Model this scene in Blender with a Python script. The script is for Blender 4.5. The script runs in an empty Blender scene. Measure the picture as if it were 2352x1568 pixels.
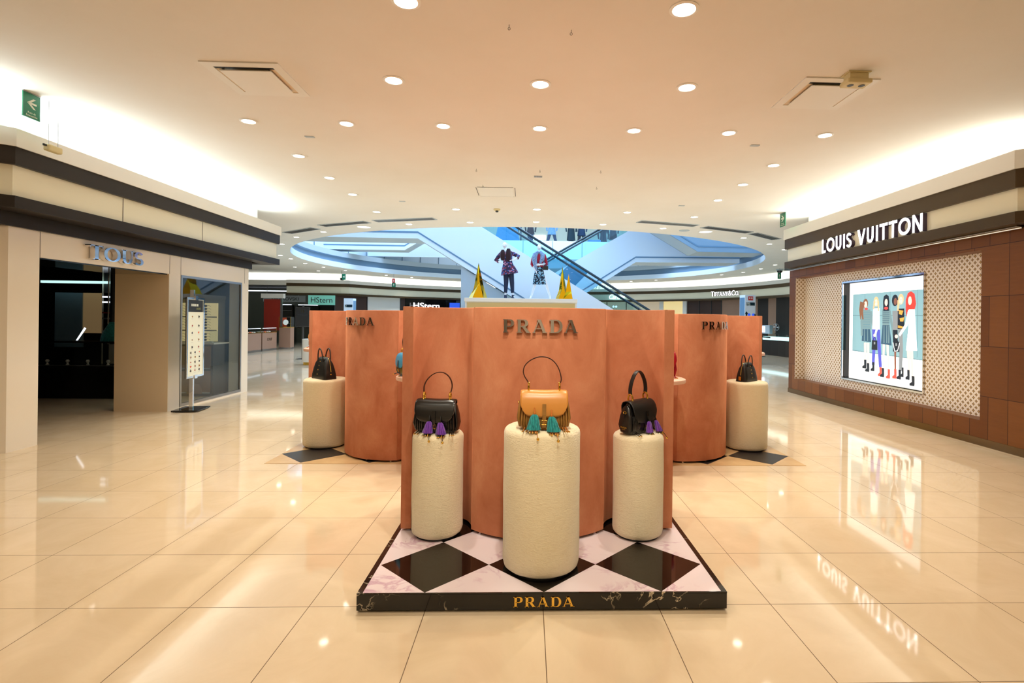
import bpy, bmesh, math, random
from mathutils import Vector, Matrix
random.seed(7)
sc = bpy.context.scene
COL = sc.collection
PI = math.pi

# ---------------------------------------------------------------- camera
def make_camera():
    yaw, roll = math.radians(1.93), math.radians(0.70)
    F = Vector((math.sin(yaw), math.cos(yaw), 0)); R = Vector((math.cos(yaw), -math.sin(yaw), 0)); U = Vector((0, 0, 1))
    c, s = math.cos(roll), math.sin(roll)
    X = R*c + U*s; Y = -R*s + U*c; Z = -F
    m = Matrix(((X.x, Y.x, Z.x, 0), (X.y, Y.y, Z.y, 0), (X.z, Y.z, Z.z, 1.605), (0, 0, 0, 1)))
    cd = bpy.data.cameras.new('camera'); co = bpy.data.objects.new('camera', cd); COL.objects.link(co)
    co.matrix_world = m
    cd.sensor_width = 36; cd.lens = 1214/2352*36
    cd.shift_x = (1176-1253)/2352; cd.shift_y = -(784-733.5)/2352
    cd.clip_end = 200; cd.clip_start = 0.05
    sc.camera = co
make_camera()

def srgb(*c):
    o = []
    for v in c:
        v /= 255.0
        o.append(v/12.92 if v <= 0.04045 else ((v+0.055)/1.055)**2.4)
    return tuple(o)

# ---------------------------------------------------------------- world, large lights, exposure
w = bpy.data.worlds.new('world'); sc.world = w; w.use_nodes = True
w.node_tree.nodes['Background'].inputs[0].default_value = (*srgb(170, 205, 245), 1)
w.node_tree.nodes['Background'].inputs[1].default_value = 1.0
sc.view_settings.view_transform = 'Standard'; sc.view_settings.look = 'None'
sc.view_settings.gamma = 1; sc.view_settings.use_curve_mapping = False
sc.view_settings.exposure = 0.08
try:
    sc.cycles.max_bounces = 8; sc.cycles.diffuse_bounces = 4; sc.cycles.glossy_bounces = 4
    sc.cycles.transparent_max_bounces = 12; sc.cycles.sample_clamp_indirect = 4.0
    sc.cycles.use_denoising = True
except Exception:
    pass
SPOT_W = 105.0; SPOT_FAR_W = 80.0
COVE_W = 26.0; RING_E = 16.0; SKY_W = 5200.0

def area(name, loc, rot, sx, sy, power, color, spread=180):
    l = bpy.data.lights.new(name, 'AREA'); l.shape = 'RECTANGLE'; l.size = sx; l.size_y = sy
    l.energy = power; l.color = color; l.spread = math.radians(spread)
    o = bpy.data.objects.new(name, l); COL.objects.link(o); o.location = loc; o.rotation_euler = rot
    return o
# skylight high over the round atrium
sk = area('skylight_panel', (0.1, 23.3, 13.0), (0, 0, 0), 17, 17, SKY_W, srgb(188, 220, 255)); sk.data.shape = 'DISK'
# linear cove lamps behind the two corridor fascias, shining up and out
area('cove_lamp', (-5.92, 8.6, 3.66), (0, math.radians(180+32), 0), 0.10, 6.6, COVE_W*6, srgb(235, 250, 250))
area('cove_lamp', (6.12, 8.9, 3.72), (0, math.radians(180-32), 0), 0.10, 5.4, COVE_W*5, srgb(250, 250, 235))
# the corridor carries on behind the camera; an unseen fill light is added there
area('rear_fill_light', (0, -1.6, 3.9), (0, 0, 0), 9, 4, 110, srgb(255, 236, 205))

# ---------------------------------------------------------------- materials
def mat(name, col, rough=0.5, metal=0.0, emis=None, estr=0.0, spec=0.5, sheen=0.0, coat=0.0):
    m = bpy.data.materials.new(name); m.use_nodes = True
    b = m.node_tree.nodes['Principled BSDF']
    b.inputs['Base Color'].default_value = (*srgb(*col), 1)
    b.inputs['Roughness'].default_value = rough; b.inputs['Metallic'].default_value = metal
    b.inputs['Specular IOR Level'].default_value = spec
    if sheen:
        b.inputs['Sheen Weight'].default_value = sheen; b.inputs['Sheen Roughness'].default_value = 0.4
    if coat:
        b.inputs['Coat Weight'].default_value = coat; b.inputs['Coat Roughness'].default_value = 0.05
    if emis:
        b.inputs['Emission Color'].default_value = (*srgb(*emis), 1); b.inputs['Emission Strength'].default_value = estr
    return m
class NT:
    def __init__(s, m):
        s.t = m.node_tree; s.n = s.t.nodes; s.b = s.n['Principled BSDF']
    def new(s, ty, **kw):
        n = s.n.new(ty)
        for k, v in kw.items(): setattr(n, k, v)
        return n
    def lk(s, a, b): s.t.links.new(a, b)
    def math(s, op, a, b=None, c=None):
        n = s.new('ShaderNodeMath', operation=op)
        for i, v in enumerate((a, b, c)):
            if v is None: continue
            if isinstance(v, (int, float)): n.inputs[i].default_value = v
            else: s.lk(v, n.inputs[i])
        return n.outputs[0]
    def ramp(s, fac, stops):
        n = s.new('ShaderNodeValToRGB'); e = n.color_ramp.elements
        while len(e) < len(stops): e.new(0.5)
        for i, (p, c) in enumerate(stops):
            e[i].position = p; e[i].color = (*c, 1)
        s.lk(fac, n.inputs[0]); return n.outputs[0]
    def noise(s, vec, scale, detail=4, rough=0.5, dist=0.0):
        n = s.new('ShaderNodeTexNoise'); n.inputs['Scale'].default_value = scale
        n.inputs['Detail'].default_value = detail; n.inputs['Roughness'].default_value = rough; n.inputs['Distortion'].default_value = dist
        s.lk(vec, n.inputs['Vector']); return n.outputs[0]
    def pos(s, kind='Object', scale=(1, 1, 1), loc=(0, 0, 0), rot=(0, 0, 0)):
        tc = s.new('ShaderNodeTexCoord'); mp = s.new('ShaderNodeMapping')
        s.lk(tc.outputs[kind], mp.inputs[0]); mp.inputs['Scale'].default_value = scale
        mp.inputs['Location'].default_value = loc; mp.inputs['Rotation'].default_value = rot
        return mp.outputs[0]
    def bump(s, h, strength, dist=0.01):
        n = s.new('ShaderNodeBump'); n.inputs['Strength'].default_value = strength; n.inputs['Distance'].default_value = dist
        s.lk(h, n.inputs['Height']); s.lk(n.outputs[0], s.b.inputs['Normal'])
    def base(s, o): s.lk(o, s.b.inputs['Base Color'])
    def mixc(s, fac, a, b):
        n = s.new('ShaderNodeMix', data_type='RGBA')
        if isinstance(fac, (int, float)): n.inputs[0].default_value = fac
        else: s.lk(fac, n.inputs[0])
        for i, v in ((6, a), (7, b)):
            if isinstance(v, tuple): n.inputs[i].default_value = (*v, 1)
            else: s.lk(v, n.inputs[i])
        return n.outputs[2]

def mottled(name, c1, c2, scale, rough, lo=0.35, hi=0.65, stretch=(1, 1, 1), bumpst=0.0, bscale=200, **kw):
    m = mat(name, c1, rough, **kw); t = NT(m); p = t.pos(scale=stretch)
    t.base(t.ramp(t.noise(p, scale, 5, 0.6), [(lo, srgb(*c1)), (hi, srgb(*c2))]))
    if bumpst: t.bump(t.noise(p, bscale, 3), bumpst, 0.004)
    return m

M = {}
# floor: polished beige tiles, 0.65 m
def floor_mat():
    m = mat('polished_beige_tile', (236, 206, 160), 0.045); t = NT(m)
    g = t.new('ShaderNodeNewGeometry'); sp = t.new('ShaderNodeSeparateXYZ'); t.lk(g.outputs['Position'], sp.inputs[0])
    def line(o, off, pitch, half):
        a = t.math('DIVIDE', t.math('SUBTRACT', o, off), pitch)
        fr = t.math('SUBTRACT', a, t.math('FLOOR', a))
        d = t.math('MINIMUM', fr, t.math('SUBTRACT', 1.0, fr))
        return t.math('LESS_THAN', d, half/pitch), t.math('FLOOR', a)
    lx, ix = line(sp.outputs[0], 0.105, 0.648, 0.0022); ly, iy = line(sp.outputs[1], 2.965, 0.655, 0.0022)
    grout = t.math('MAXIMUM', lx, ly)
    cv = t.new('ShaderNodeCombineXYZ'); t.lk(ix, cv.inputs[0]); t.lk(iy, cv.inputs[1])
    wn = t.new('ShaderNodeTexWhiteNoise', noise_dimensions='2D'); t.lk(cv.outputs[0], wn.inputs['Vector'])
    vein = t.noise(t.pos('Object', (1, 1, 1)), 1.8, 8, 0.65, 1.0)
    base = t.ramp(vein, [(0.3, srgb(226, 204, 170)), (0.7, srgb(238, 218, 188))])
    tint = t.mixc(t.math('MULTIPLY', wn.outputs[0], 0.10), base, srgb(215, 180, 130))
    t.base(t.mixc(grout, tint, srgb(110, 84, 54)))
    t.lk(t.math('ADD', 0.05, t.math('MULTIPLY', grout, 0.5)), t.b.inputs['Roughness'])
    nz = t.noise(t.pos('Object'), 1.1, 2); t.bump(nz, 0.03, 0.01)
    return m
M['floor'] = floor_mat()
M['plaster'] = mottled('white_ceiling_plaster', (235, 232, 226), (231, 227, 219), 0.6, 0.85)
M['white'] = mat('white_paint', (235, 233, 226), 0.5)
M['ivory'] = mat('ivory_glass_panel', (234, 230, 206), 0.18)
M['cream_wall'] = mat('cream_gloss_wall', (240, 232, 216), 0.12)
M['jamb'] = mat('tan_jamb', (222, 200, 166), 0.35)
M['darkband'] = mat('dark_bronze_band', (42, 35, 29), 0.4, spec=0.2)
M['darkband2'] = mat('bronze_brown_band', (74, 60, 40), 0.4, spec=0.2)
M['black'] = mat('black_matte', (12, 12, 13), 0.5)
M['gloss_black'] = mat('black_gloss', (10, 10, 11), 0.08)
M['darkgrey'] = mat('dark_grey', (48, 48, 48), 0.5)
M['dimwall'] = mat('dim_grey_green_wall', (92, 96, 84), 0.6)
M['chrome'] = mat('chrome', (225, 225, 228), 0.06, 1.0)
M['steel'] = mat('brushed_steel', (170, 170, 172), 0.3, 1.0)
M['bronze'] = mat('bronze_frame', (120, 95, 65), 0.15, 1.0)
M['gold'] = mat('gold_metal', (240, 195, 90), 0.18, 1.0)
M['goldmirror'] = mat('gold_mirror_foil', (235, 185, 30), 0.07, 1.0)
M['satin_gold'] = mat('satin_gold_panel', (214, 196, 140), 0.3, 0.35)
M['lens'] = mat('lit_lamp_lens', (255, 250, 240), 0.4, emis=(255, 246, 230), estr=14)
M['lensdim'] = mat('frosted_lamp_lens', (235, 238, 238), 0.2, emis=(240, 245, 245), estr=1.0)
M['cove'] = mat('lit_cove', (255, 255, 250), 0.6, emis=(250, 255, 252), estr=RING_E)
M['signwhite'] = mat('lit_white_letters', (255, 255, 255), 0.4, emis=(255, 252, 255), estr=3.2)
M['letterside'] = mat('plum_letter_side', (70, 55, 80), 0.4)
M['pale_blue'] = mat('white_escalator_cladding', (222, 232, 240), 0.25)
M['pale_blue2'] = mat('white_wall_panels', (226, 236, 242), 0.3)
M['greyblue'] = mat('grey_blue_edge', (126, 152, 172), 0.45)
M['soffitgrey'] = mat('light_grey_soffit', (178, 190, 198), 0.5)
M['groove'] = mat('blue_grey_groove', (96, 130, 156), 0.5)
M['handrail'] = mat('black_teal_handrail', (8, 40, 52), 0.35)
M['teal'] = mat('teal_panel', (0, 130, 165), 0.5)
M['green_sign'] = mat('green_sign', (0, 112, 78), 0.3)
M['red_sign'] = mat('red_sign', (196, 40, 44), 0.3)
M['signface'] = mat('sign_white_print', (240, 245, 230), 0.4)
M['brown_wood'] = mat('dark_brown_wood', (58, 34, 24), 0.4)
M['taupe'] = mat('taupe_laminate', (150, 118, 98), 0.35)
M['red'] = mat('red_lacquer', (150, 40, 26), 0.4)
M['orange'] = mat('orange_card', (220, 90, 50), 0.5)
M['bluescreen'] = mat('blue_screen', (30, 50, 170), 0.3, emis=(40, 90, 220), estr=0.9)
M['whitescreen'] = mat('white_screen', (240, 245, 255), 0.3, emis=(235, 245, 255), estr=1.5)
M['litcream'] = mat('lit_cream_panel', (230, 205, 150), 0.5, emis=(240, 215, 150), estr=0.55)
M['littan'] = mat('lit_tan_wall', (190, 160, 115), 0.5, emis=(200, 165, 115), estr=0.16)
M['litshelf'] = mat('lit_case', (200, 240, 235), 0.2, emis=(195, 240, 235), estr=1.1)
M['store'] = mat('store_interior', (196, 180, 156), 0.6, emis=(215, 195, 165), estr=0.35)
M['tealsign'] = mat('teal_sign_panel', (120, 196, 182), 0.4, emis=(120, 200, 185), estr=0.25)
M['mannequin'] = mat('white_mannequin', (238, 238, 240), 0.35)
M['navy'] = mat('navy_cloth', (26, 36, 64), 0.8)
M['furdark'] = mat('dark_plum_fur', (44, 16, 22), 0.95, sheen=0.5)
M['furblue'] = mottled('blue_grey_fur', (84, 112, 150), (150, 172, 200), 30, 0.95, sheen=0.4)
M['redcloth'] = mat('red_knit', (160, 20, 45), 0.85)
M['rubber'] = mat('black_rubber', (18, 18, 18), 0.6)
M['beige_plastic'] = mat('aged_beige_plastic', (214, 200, 150), 0.5)
M['pinkstone'] = mat('pale_pink_shelf', (232, 190, 170), 0.4)
M['tan_leather'] = mat('tan_leather', (206, 138, 62), 0.32, spec=0.5)
M['brown_leather'] = mottled('olive_brown_suede', (140, 98, 40), (165, 116, 50), 9, 0.55)
M['dark_brown'] = mat('dark_brown_edge', (56, 22, 12), 0.4)
M['black_leather'] = mat('black_leather', (20, 18, 18), 0.26, spec=0.6)
M['black_matte_leather'] = mat('black_saffiano_leather', (17, 17, 17), 0.45)
M['orange_leather'] = mat('orange_leather', (190, 110, 40), 0.5)
M['olive'] = mottled('olive_black_pattern', (20, 20, 18), (120, 110, 30), 14, 0.4, 0.48, 0.52)
M['cyan'] = mat('turquoise_leather', (20, 150, 200), 0.35)
M['crimson'] = mat('crimson_leather', (170, 8, 36), 0.4)

def fringe(name, c1, c2):
    m = mat(name, c1, 0.9, sheen=0.5); t = NT(m); p = t.pos(scale=(160, 160, 12))
    n = t.noise(p, 1.0, 3); t.base(t.ramp(n, [(0.35, srgb(*c1)), (0.65, srgb(*c2))])); t.bump(n, 0.8, 0.002)
    return m
M['teal_fringe'] = fringe('teal_fringe', (8, 92, 98), (40, 160, 160))
M['purple_fringe'] = fringe('purple_fringe', (66, 24, 120), (128, 66, 180))

def velvet(name, c1, c2, c3):
    m = mat(name, c2, 0.75, sheen=0.45, spec=0.2); t = NT(m)
    n = t.noise(t.pos(scale=(1, 1, 0.7)), 3.2, 6, 0.62, 0.4); f = t.noise(t.pos(scale=(60, 60, 14)), 3, 4)
    c = t.ramp(n, [(0.32, srgb(*c1)), (0.52, srgb(*c2)), (0.72, srgb(*c3))])
    t.base(t.mixc(t.math('MULTIPLY', f, 0.35), c, srgb(*c1))); t.bump(f, 0.12, 0.002)
    t.b.inputs['Sheen Tint'].default_value = (*srgb(255, 170, 120), 1)
    return m
M['velvet'] = velvet('terracotta_velvet', (172, 102, 70), (192, 122, 88), (208, 144, 108))

def plush():
    m = mat('cream_plush', (232, 214, 176), 0.95, sheen=0.5, spec=0.1); t = NT(m)
    n = t.noise(t.pos(scale=(26, 26, 70)), 1.0, 6, 0.7, 1.5); n2 = t.noise(t.pos(), 4, 4)
    c = t.mixc(t.math('MULTIPLY', n2, 0.5), srgb(250, 238, 208), srgb(242, 222, 176))
    t.base(t.mixc(t.ramp(n, [(0.46, (0, 0, 0)), (0.68, (0.22, 0.22, 0.22))]), c, srgb(222, 194, 142)))
    t.bump(n, 0.55, 0.015); return m
M['plush'] = plush()

def marble(name, base, vein, scale, th, rough=0.06, thick=0.02):
    m = mat(name, base, rough); t = NT(m); p = t.pos()
    n = t.noise(p, scale, 6, 0.55, 1.6)
    d = t.math('ABSOLUTE', t.math('SUBTRACT', n, 0.5))
    f = t.math('SUBTRACT', 1.0, t.math('MINIMUM', t.math('DIVIDE', d, thick), 1.0))
    msk = t.ramp(t.noise(p, scale*0.7, 3), [(th, (0, 0, 0)), (th+0.12, (1, 1, 1))])
    sp = t.new('ShaderNodeSeparateColor'); t.lk(msk, sp.inputs[0])
    t.base(t.mixc(t.math('MULTIPLY', f, sp.outputs[0]), srgb(*base), srgb(*vein))); return m
M['black_marble'] = marble('black_veined_marble', (18, 16, 14), (225, 208, 180), 3.3, 0.50, thick=0.012)
M['pink_marble'] = marble('pale_pink_marble', (236, 222, 228), (204, 168, 190), 3.6, 0.50, thick=0.05)
M['diamond'] = mat('black_polished_inlay', (14, 10, 9), 0.05)
M['decal_tan'] = mottled('beige_floor_vinyl', (222, 188, 140), (206, 172, 124), 3, 0.25)
M['decal_black'] = mat('black_floor_vinyl', (30, 26, 27), 0.4)

def pattern():
    m = mat('petal_lattice', (238, 222, 206), 0.4); t = NT(m)
    sp = t.new('ShaderNodeSeparateXYZ'); g = t.new('ShaderNodeNewGeometry'); t.lk(g.outputs['Position'], sp.inputs[0])
    h = t.math('SUBTRACT', sp.outputs[1], sp.outputs[0]); z = sp.outputs[2]   # along the wall, also turns the corner
    p = 0.0636*math.sqrt(2)
    u = t.math('DIVIDE', t.math('ADD', h, z), p); v = t.math('DIVIDE', t.math('SUBTRACT', h, z), p)
    fu = t.math('SUBTRACT', u, t.math('FLOOR', u)); fv = t.math('SUBTRACT', v, t.math('FLOOR', v))
    cnt = None
    for a in (0, 1):
        for b in (0, 1):
            du = t.math('SUBTRACT', fu, a); dv = t.math('SUBTRACT', fv, b)
            d = t.math('ADD', t.math('MULTIPLY', du, du), t.math('MULTIPLY', dv, dv))
            k = t.math('LESS_THAN', d, 0.56)
            cnt = k if cnt is None else t.math('ADD', cnt, k)
    petal = t.math('GREATER_THAN', cnt, 1.5)
    gu = t.math('ABSOLUTE', t.math('SUBTRACT', t.math('SUBTRACT', fu, 0.5), t.math('ROUND', t.math('SUBTRACT', fu, 0.5))))
    au = t.math('MINIMUM', fu, t.math('SUBTRACT', 1.0, fu)); av = t.math('MINIMUM', fv, t.math('SUBTRACT', 1.0, fv))
    core = t.math('LESS_THAN', t.math('ADD', au, av), 0.17)
    bg = t.mixc(core, srgb(132, 104, 74), srgb(208, 168, 92))
    t.base(t.mixc(petal, bg, srgb(250, 240, 228))); t.bump(petal, 0.4, 0.004)
    return m
M['lattice'] = pattern()

def wood():
    m = mat('walnut_panels', (98, 60, 30), 0.4, spec=0.25); t = NT(m)
    g = t.new('ShaderNodeNewGeometry'); sp = t.new('ShaderNodeSeparateXYZ'); t.lk(g.outputs['Position'], sp.inputs[0])
    cv = t.new('ShaderNodeCombineXYZ')
    t.lk(t.math('ADD', sp.outputs[1], sp.outputs[0]), cv.inputs[0]); t.lk(t.math('SUBTRACT', sp.outputs[2], 0.0), cv.inputs[1])
    br = t.new('ShaderNodeTexBrick'); t.lk(cv.outputs[0], br.inputs['Vector'])
    br.inputs['Scale'].default_value = 1.0; br.inputs['Brick Width'].default_value = 0.52; br.inputs['Row Height'].default_value = 0.66
    br.inputs['Mortar Size'].default_value = 0.004; br.offset = 0.37; br.squash = 0.55; br.squash_frequency = 2
    br.inputs['Color1'].default_value = (*srgb(136, 86, 42), 1); br.inputs['Color2'].default_value = (*srgb(112, 66, 28), 1)
    br.inputs['Mortar'].default_value = (*srgb(40, 22, 12), 1)
    mp = t.new('ShaderNodeMapping'); t.lk(cv.outputs[0], mp.inputs[0]); mp.inputs['Scale'].default_value = (3, 26, 1)
    n = t.noise(mp.outputs[0], 1.0, 5, 0.6, 0.8)
    t.base(t.mixc(t.math('MULTIPLY', n, 0.45), br.outputs[0], srgb(84, 46, 20))); return m
M['wood'] = wood()

def glass(name, tint=(0.93, 0.97, 0.98), refl=0.10):
    m = bpy.data.materials.new(name); m.use_nodes = True; t = m.node_tree; t.nodes.clear()
    o = t.nodes.new('ShaderNodeOutputMaterial'); mx = t.nodes.new('ShaderNodeMixShader')
    tr = t.nodes.new('ShaderNodeBsdfTransparent'); gl = t.nodes.new('ShaderNodeBsdfGlossy')
    tr.inputs[0].default_value = (*tint, 1); gl.inputs['Roughness'].default_value = 0.02
    fr = t.nodes.new('ShaderNodeFresnel'); fr.inputs[0].default_value = 1.35
    ad = t.nodes.new('ShaderNodeMath'); ad.operation = 'ADD'; ad.inputs[1].default_value = refl
    ge = t.nodes.new('ShaderNodeNewGeometry'); iv = t.nodes.new('ShaderNodeMath'); iv.operation = 'SUBTRACT'; iv.inputs[0].default_value = 1.0
    ml = t.nodes.new('ShaderNodeMath'); ml.operation = 'MULTIPLY'; t.links.new(ge.outputs['Backfacing'], iv.inputs[1])
    t.links.new(fr.outputs[0], ad.inputs[0]); t.links.new(ad.outputs[0], ml.inputs[0]); t.links.new(iv.outputs[0], ml.inputs[1]); t.links.new(ml.outputs[0], mx.inputs[0])
    t.links.new(tr.outputs[0], mx.inputs[1]); t.links.new(gl.outputs[0], mx.inputs[2]); t.links.new(mx.outputs[0], o.inputs[0])
    return m
M['glass'] = glass('clear_glass', refl=0.03)
M['balglass'] = glass('pale_blue_glass', (0.80, 0.93, 0.97), 0.03)
M['shopglass'] = glass('shop_window_glass', (0.80, 0.84, 0.84), 0.07)

def floral(name, cols, scale):
    m = mat(name, cols[0], 0.8); t = NT(m); v = t.new('ShaderNodeTexVoronoi'); v.inputs['Scale'].default_value = scale
    t.lk(t.pos(), v.inputs['Vector']); sp = t.new('ShaderNodeSeparateColor'); t.lk(v.outputs['Color'], sp.inputs[0])
    r = t.new('ShaderNodeValToRGB'); r.color_ramp.interpolation = 'CONSTANT'; e = r.color_ramp.elements
    while len(e) < len(cols): e.new(0.5)
    for i, c in enumerate(cols):
        e[i].position = i/len(cols); e[i].color = (*srgb(*c), 1)
    t.lk(sp.outputs[0], r.inputs[0]); t.base(r.outputs[0]); return m
M['floral'] = floral('floral_coat_cloth', [(24, 24, 58), (24, 24, 58), (90, 20, 50), (24, 24, 58), (180, 120, 150), (120, 40, 60), (60, 90, 150)], 22)
M['print_bw'] = floral('blue_black_print', [(14, 24, 44), (14, 24, 44), (130, 180, 205), (14, 24, 44), (150, 190, 210)], 26)

# ---------------------------------------------------------------- mesh helpers
class MB:
    def __init__(s): s.v = []; s.f = []; s.m = []; s.mats = []; s.cur = 0
    def use(s, mt):
        if isinstance(mt, str): mt = M[mt]
        if mt not in s.mats: s.mats.append(mt)
        s.cur = s.mats.index(mt); return s
    def face(s, idx): s.f.append(tuple(idx)); s.m.append(s.cur)
    def add(s, vs, fs):
        o = len(s.v); s.v += [tuple(p) for p in vs]
        for f in fs: s.face([i+o for i in f])
        return s
    def box(s, x0, x1, y0, y1, z0, z1, T=None):
        vs = [(x0, y0, z0), (x1, y0, z0), (x1, y1, z0), (x0, y1, z0), (x0, y0, z1), (x1, y0, z1), (x1, y1, z1), (x0, y1, z1)]
        if T: vs = [T(p) for p in vs]
        return s.add(vs, [(0, 3, 2, 1), (4, 5, 6, 7), (0, 1, 5, 4), (1, 2, 6, 5), (2, 3, 7, 6), (3, 0, 4, 7)])
    def prism(s, poly, fn, d0, d1):
        """poly 2D points, fn(u,v,d) -> 3D, extruded from d0 to d1"""
        n = len(poly)
        vs = [fn(u, v, d0) for u, v in poly] + [fn(u, v, d1) for u, v in poly]
        fs = [tuple(range(n-1, -1, -1)), tuple(range(n, 2*n))]
        fs += [(i, (i+1) % n, n+(i+1) % n, n+i) for i in range(n)]
        return s.add(vs, fs)
    def lathe(s, prof, n=32, c=(0, 0, 0), capb=True, capt=True, a0=0.0, a1=2*PI):
        full = abs(a1-a0-2*PI) < 1e-6; k = n if full else n+1; vs = []
        for r, z in prof:
            for i in range(k):
                a = a0+(a1-a0)*i/n; vs.append((c[0]+r*math.cos(a), c[1]+r*math.sin(a), c[2]+z))
        fs = []
        for j in range(len(prof)-1):
            for i in range(n):
                i2 = (i+1) % k if full else i+1
                fs.append((j*k+i, j*k+i2, (j+1)*k+i2, (j+1)*k+i))
        if full and capb: fs.append(tuple(range(k-1, -1, -1)))
        if full and capt: fs.append(tuple(range((len(prof)-1)*k, len(prof)*k)))
        return s.add(vs, fs)
    def tube(s, pts, r, n=8, flat=1.0, closed=False, side=None):
        """round or flattened tube along points; r number or list"""
        P = [Vector(p) for p in pts]; K = len(P); vs = []
        up = Vector(side) if side else Vector((0, 1, 0))
        for i in range(K):
            if closed: t = (P[(i+1) % K]-P[i-1])
            else: t = P[min(i+1, K-1)]-P[max(i-1, 0)]
            t.normalize(); u = up
            if abs(t.dot(u)) > 0.95: u = Vector((1, 0, 0)) if abs(t.x) < 0.9 else Vector((0, 0, 1))
            a = t.cross(u).normalized(); b = t.cross(a).normalized()
            rr = r[i] if isinstance(r, (list, tuple)) else r
            for j in range(n):
                q = 2*PI*j/n; vs.append(P[i]+a*(math.cos(q)*rr)+b*(math.sin(q)*rr*flat))
        fs = []
        for i in range(K if closed else K-1):
            i2 = (i+1) % K
            for j in range(n):
                fs.append((i*n+j, i*n+(j+1) % n, i2*n+(j+1) % n, i2*n+j))
        if not closed: fs += [tuple(range(n-1, -1, -1)), tuple(range((K-1)*n, K*n))]
        return s.add(vs, fs)
    def rings(s, rings, cap=True):
        n = len(rings[0]); vs = [p for r in rings for p in r]; fs = []
        for j in range(len(rings)-1):
            for i in range(n): fs.append((j*n+i, j*n+(i+1) % n, (j+1)*n+(i+1) % n, (j+1)*n+i))
        if cap: fs += [tuple(range(n-1, -1, -1)), tuple(range((len(rings)-1)*n, len(rings)*n))]
        return s.add(vs, fs)
    def ball(s, c, rx, ry=None, rz=None, n=12):
        ry = ry or rx; rz = rz or rx
        rg = []
        for j in range(1, n):
            ph = PI*j/n; rg.append([(c[0]+rx*math.sin(ph)*math.cos(2*PI*i/n), c[1]+ry*math.sin(ph)*math.sin(2*PI*i/n), c[2]-rz*math.cos(ph)) for i in range(n)])
        return s.rings(rg)
    def build(s, name, parent=None, smooth=False, loc=None, bevel=0.0, angle=40):
        me = bpy.data.meshes.new(name); me.from_pydata([tuple(p) for p in s.v], [], s.f)
        for mt in s.mats: me.materials.append(mt)
        for i, p in enumerate(me.polygons): p.material_index = s.m[i]
        bm = bmesh.new(); bm.from_mesh(me); bmesh.ops.recalc_face_normals(bm, faces=bm.faces); bm.to_mesh(me); bm.free()
        if smooth:
            for p in me.polygons: p.use_smooth = True
            try: me.set_sharp_from_angle(angle=math.radians(angle))
            except Exception: pass
        me.update()
        o = bpy.data.objects.new(name, me); COL.objects.link(o)
        if parent: o.parent = parent
        if loc: o.location = loc
        if bevel:
            b = o.modifiers.new('bevel', 'BEVEL'); b.width = bevel; b.segments = 2; b.limit_method = 'ANGLE'
        return o
def mb(mt): return MB().use(mt)
def sellipse(z, rx, ry, e=2.5, n=32, cx=0, cy=0):
    o = []
    for i in range(n):
        a = 2*PI*i/n; c, s_ = math.cos(a), math.sin(a)
        o.append((cx+rx*math.copysign(abs(c)**(2/e), c), cy+ry*math.copysign(abs(s_)**(2/e), s_), z))
    return o
def tag(o, label=None, cat=None, group=None, kind=None):
    if label: o['label'] = label
    if cat: o['category'] = cat
    if group: o['group'] = group
    if kind: o['kind'] = kind
    return o
def thing(name, loc, label, cat, group=None, rz=0.0):
    o = bpy.data.objects.new(name, None); COL.objects.link(o); o.location = loc; o.rotation_euler = (0, 0, rz)
    o.empty_display_size = 0.1
    return tag(o, label, cat, group)
def struct(m, name, **kw):
    o = m.build(name, **kw)
    if o.parent is None: o['kind'] = 'structure'
    return o
def children(o): return [c for c in bpy.data.objects if c.parent is o]
def copy_tree(o, kids=None):
    c = o.copy(); COL.objects.link(c)
    for ch in children(o):
        d = copy_tree(ch); d.parent = c
    return c

# ---------------------------------------------------------------- lettering from strokes
def ln(x0, y0, x1, y1, w):
    d = Vector((x1-x0, y1-y0)); n = Vector((-d.y, d.x)).normalized()*(w/2)
    return [[(x0-n.x, y0-n.y), (x1-n.x, y1-n.y), (x1+n.x, y1+n.y), (x0+n.x, y0+n.y)]]
def hb(x0, x1, y0, y1): return [[(x0, y0), (x1, y0), (x1, y1), (x0, y1)]]
def cutln(x0, x1, w):   # slanted stem between y=0 (x0) and y=1 (x1), cut flat
    return [[(x0-w/2, 0), (x0+w/2, 0), (x1+w/2, 1), (x1-w/2, 1)]]
def arc(cx, cy, rx, ry, a0, a1, T, t, n=14):
    o = []; P = []
    for i in range(n+1):
        a = math.radians(a0+(a1-a0)*i/n); w = (t+(T-t)*abs(math.cos(a))**1.3)/2
        P.append(((cx+(rx+w)*math.cos(a), cy+(ry+w)*math.sin(a)), (cx+(rx-w)*math.cos(a), cy+(ry-w)*math.sin(a))))
    for i in range(n): o.append([P[i][0], P[i+1][0], P[i+1][1], P[i][1]])
    return o
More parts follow.
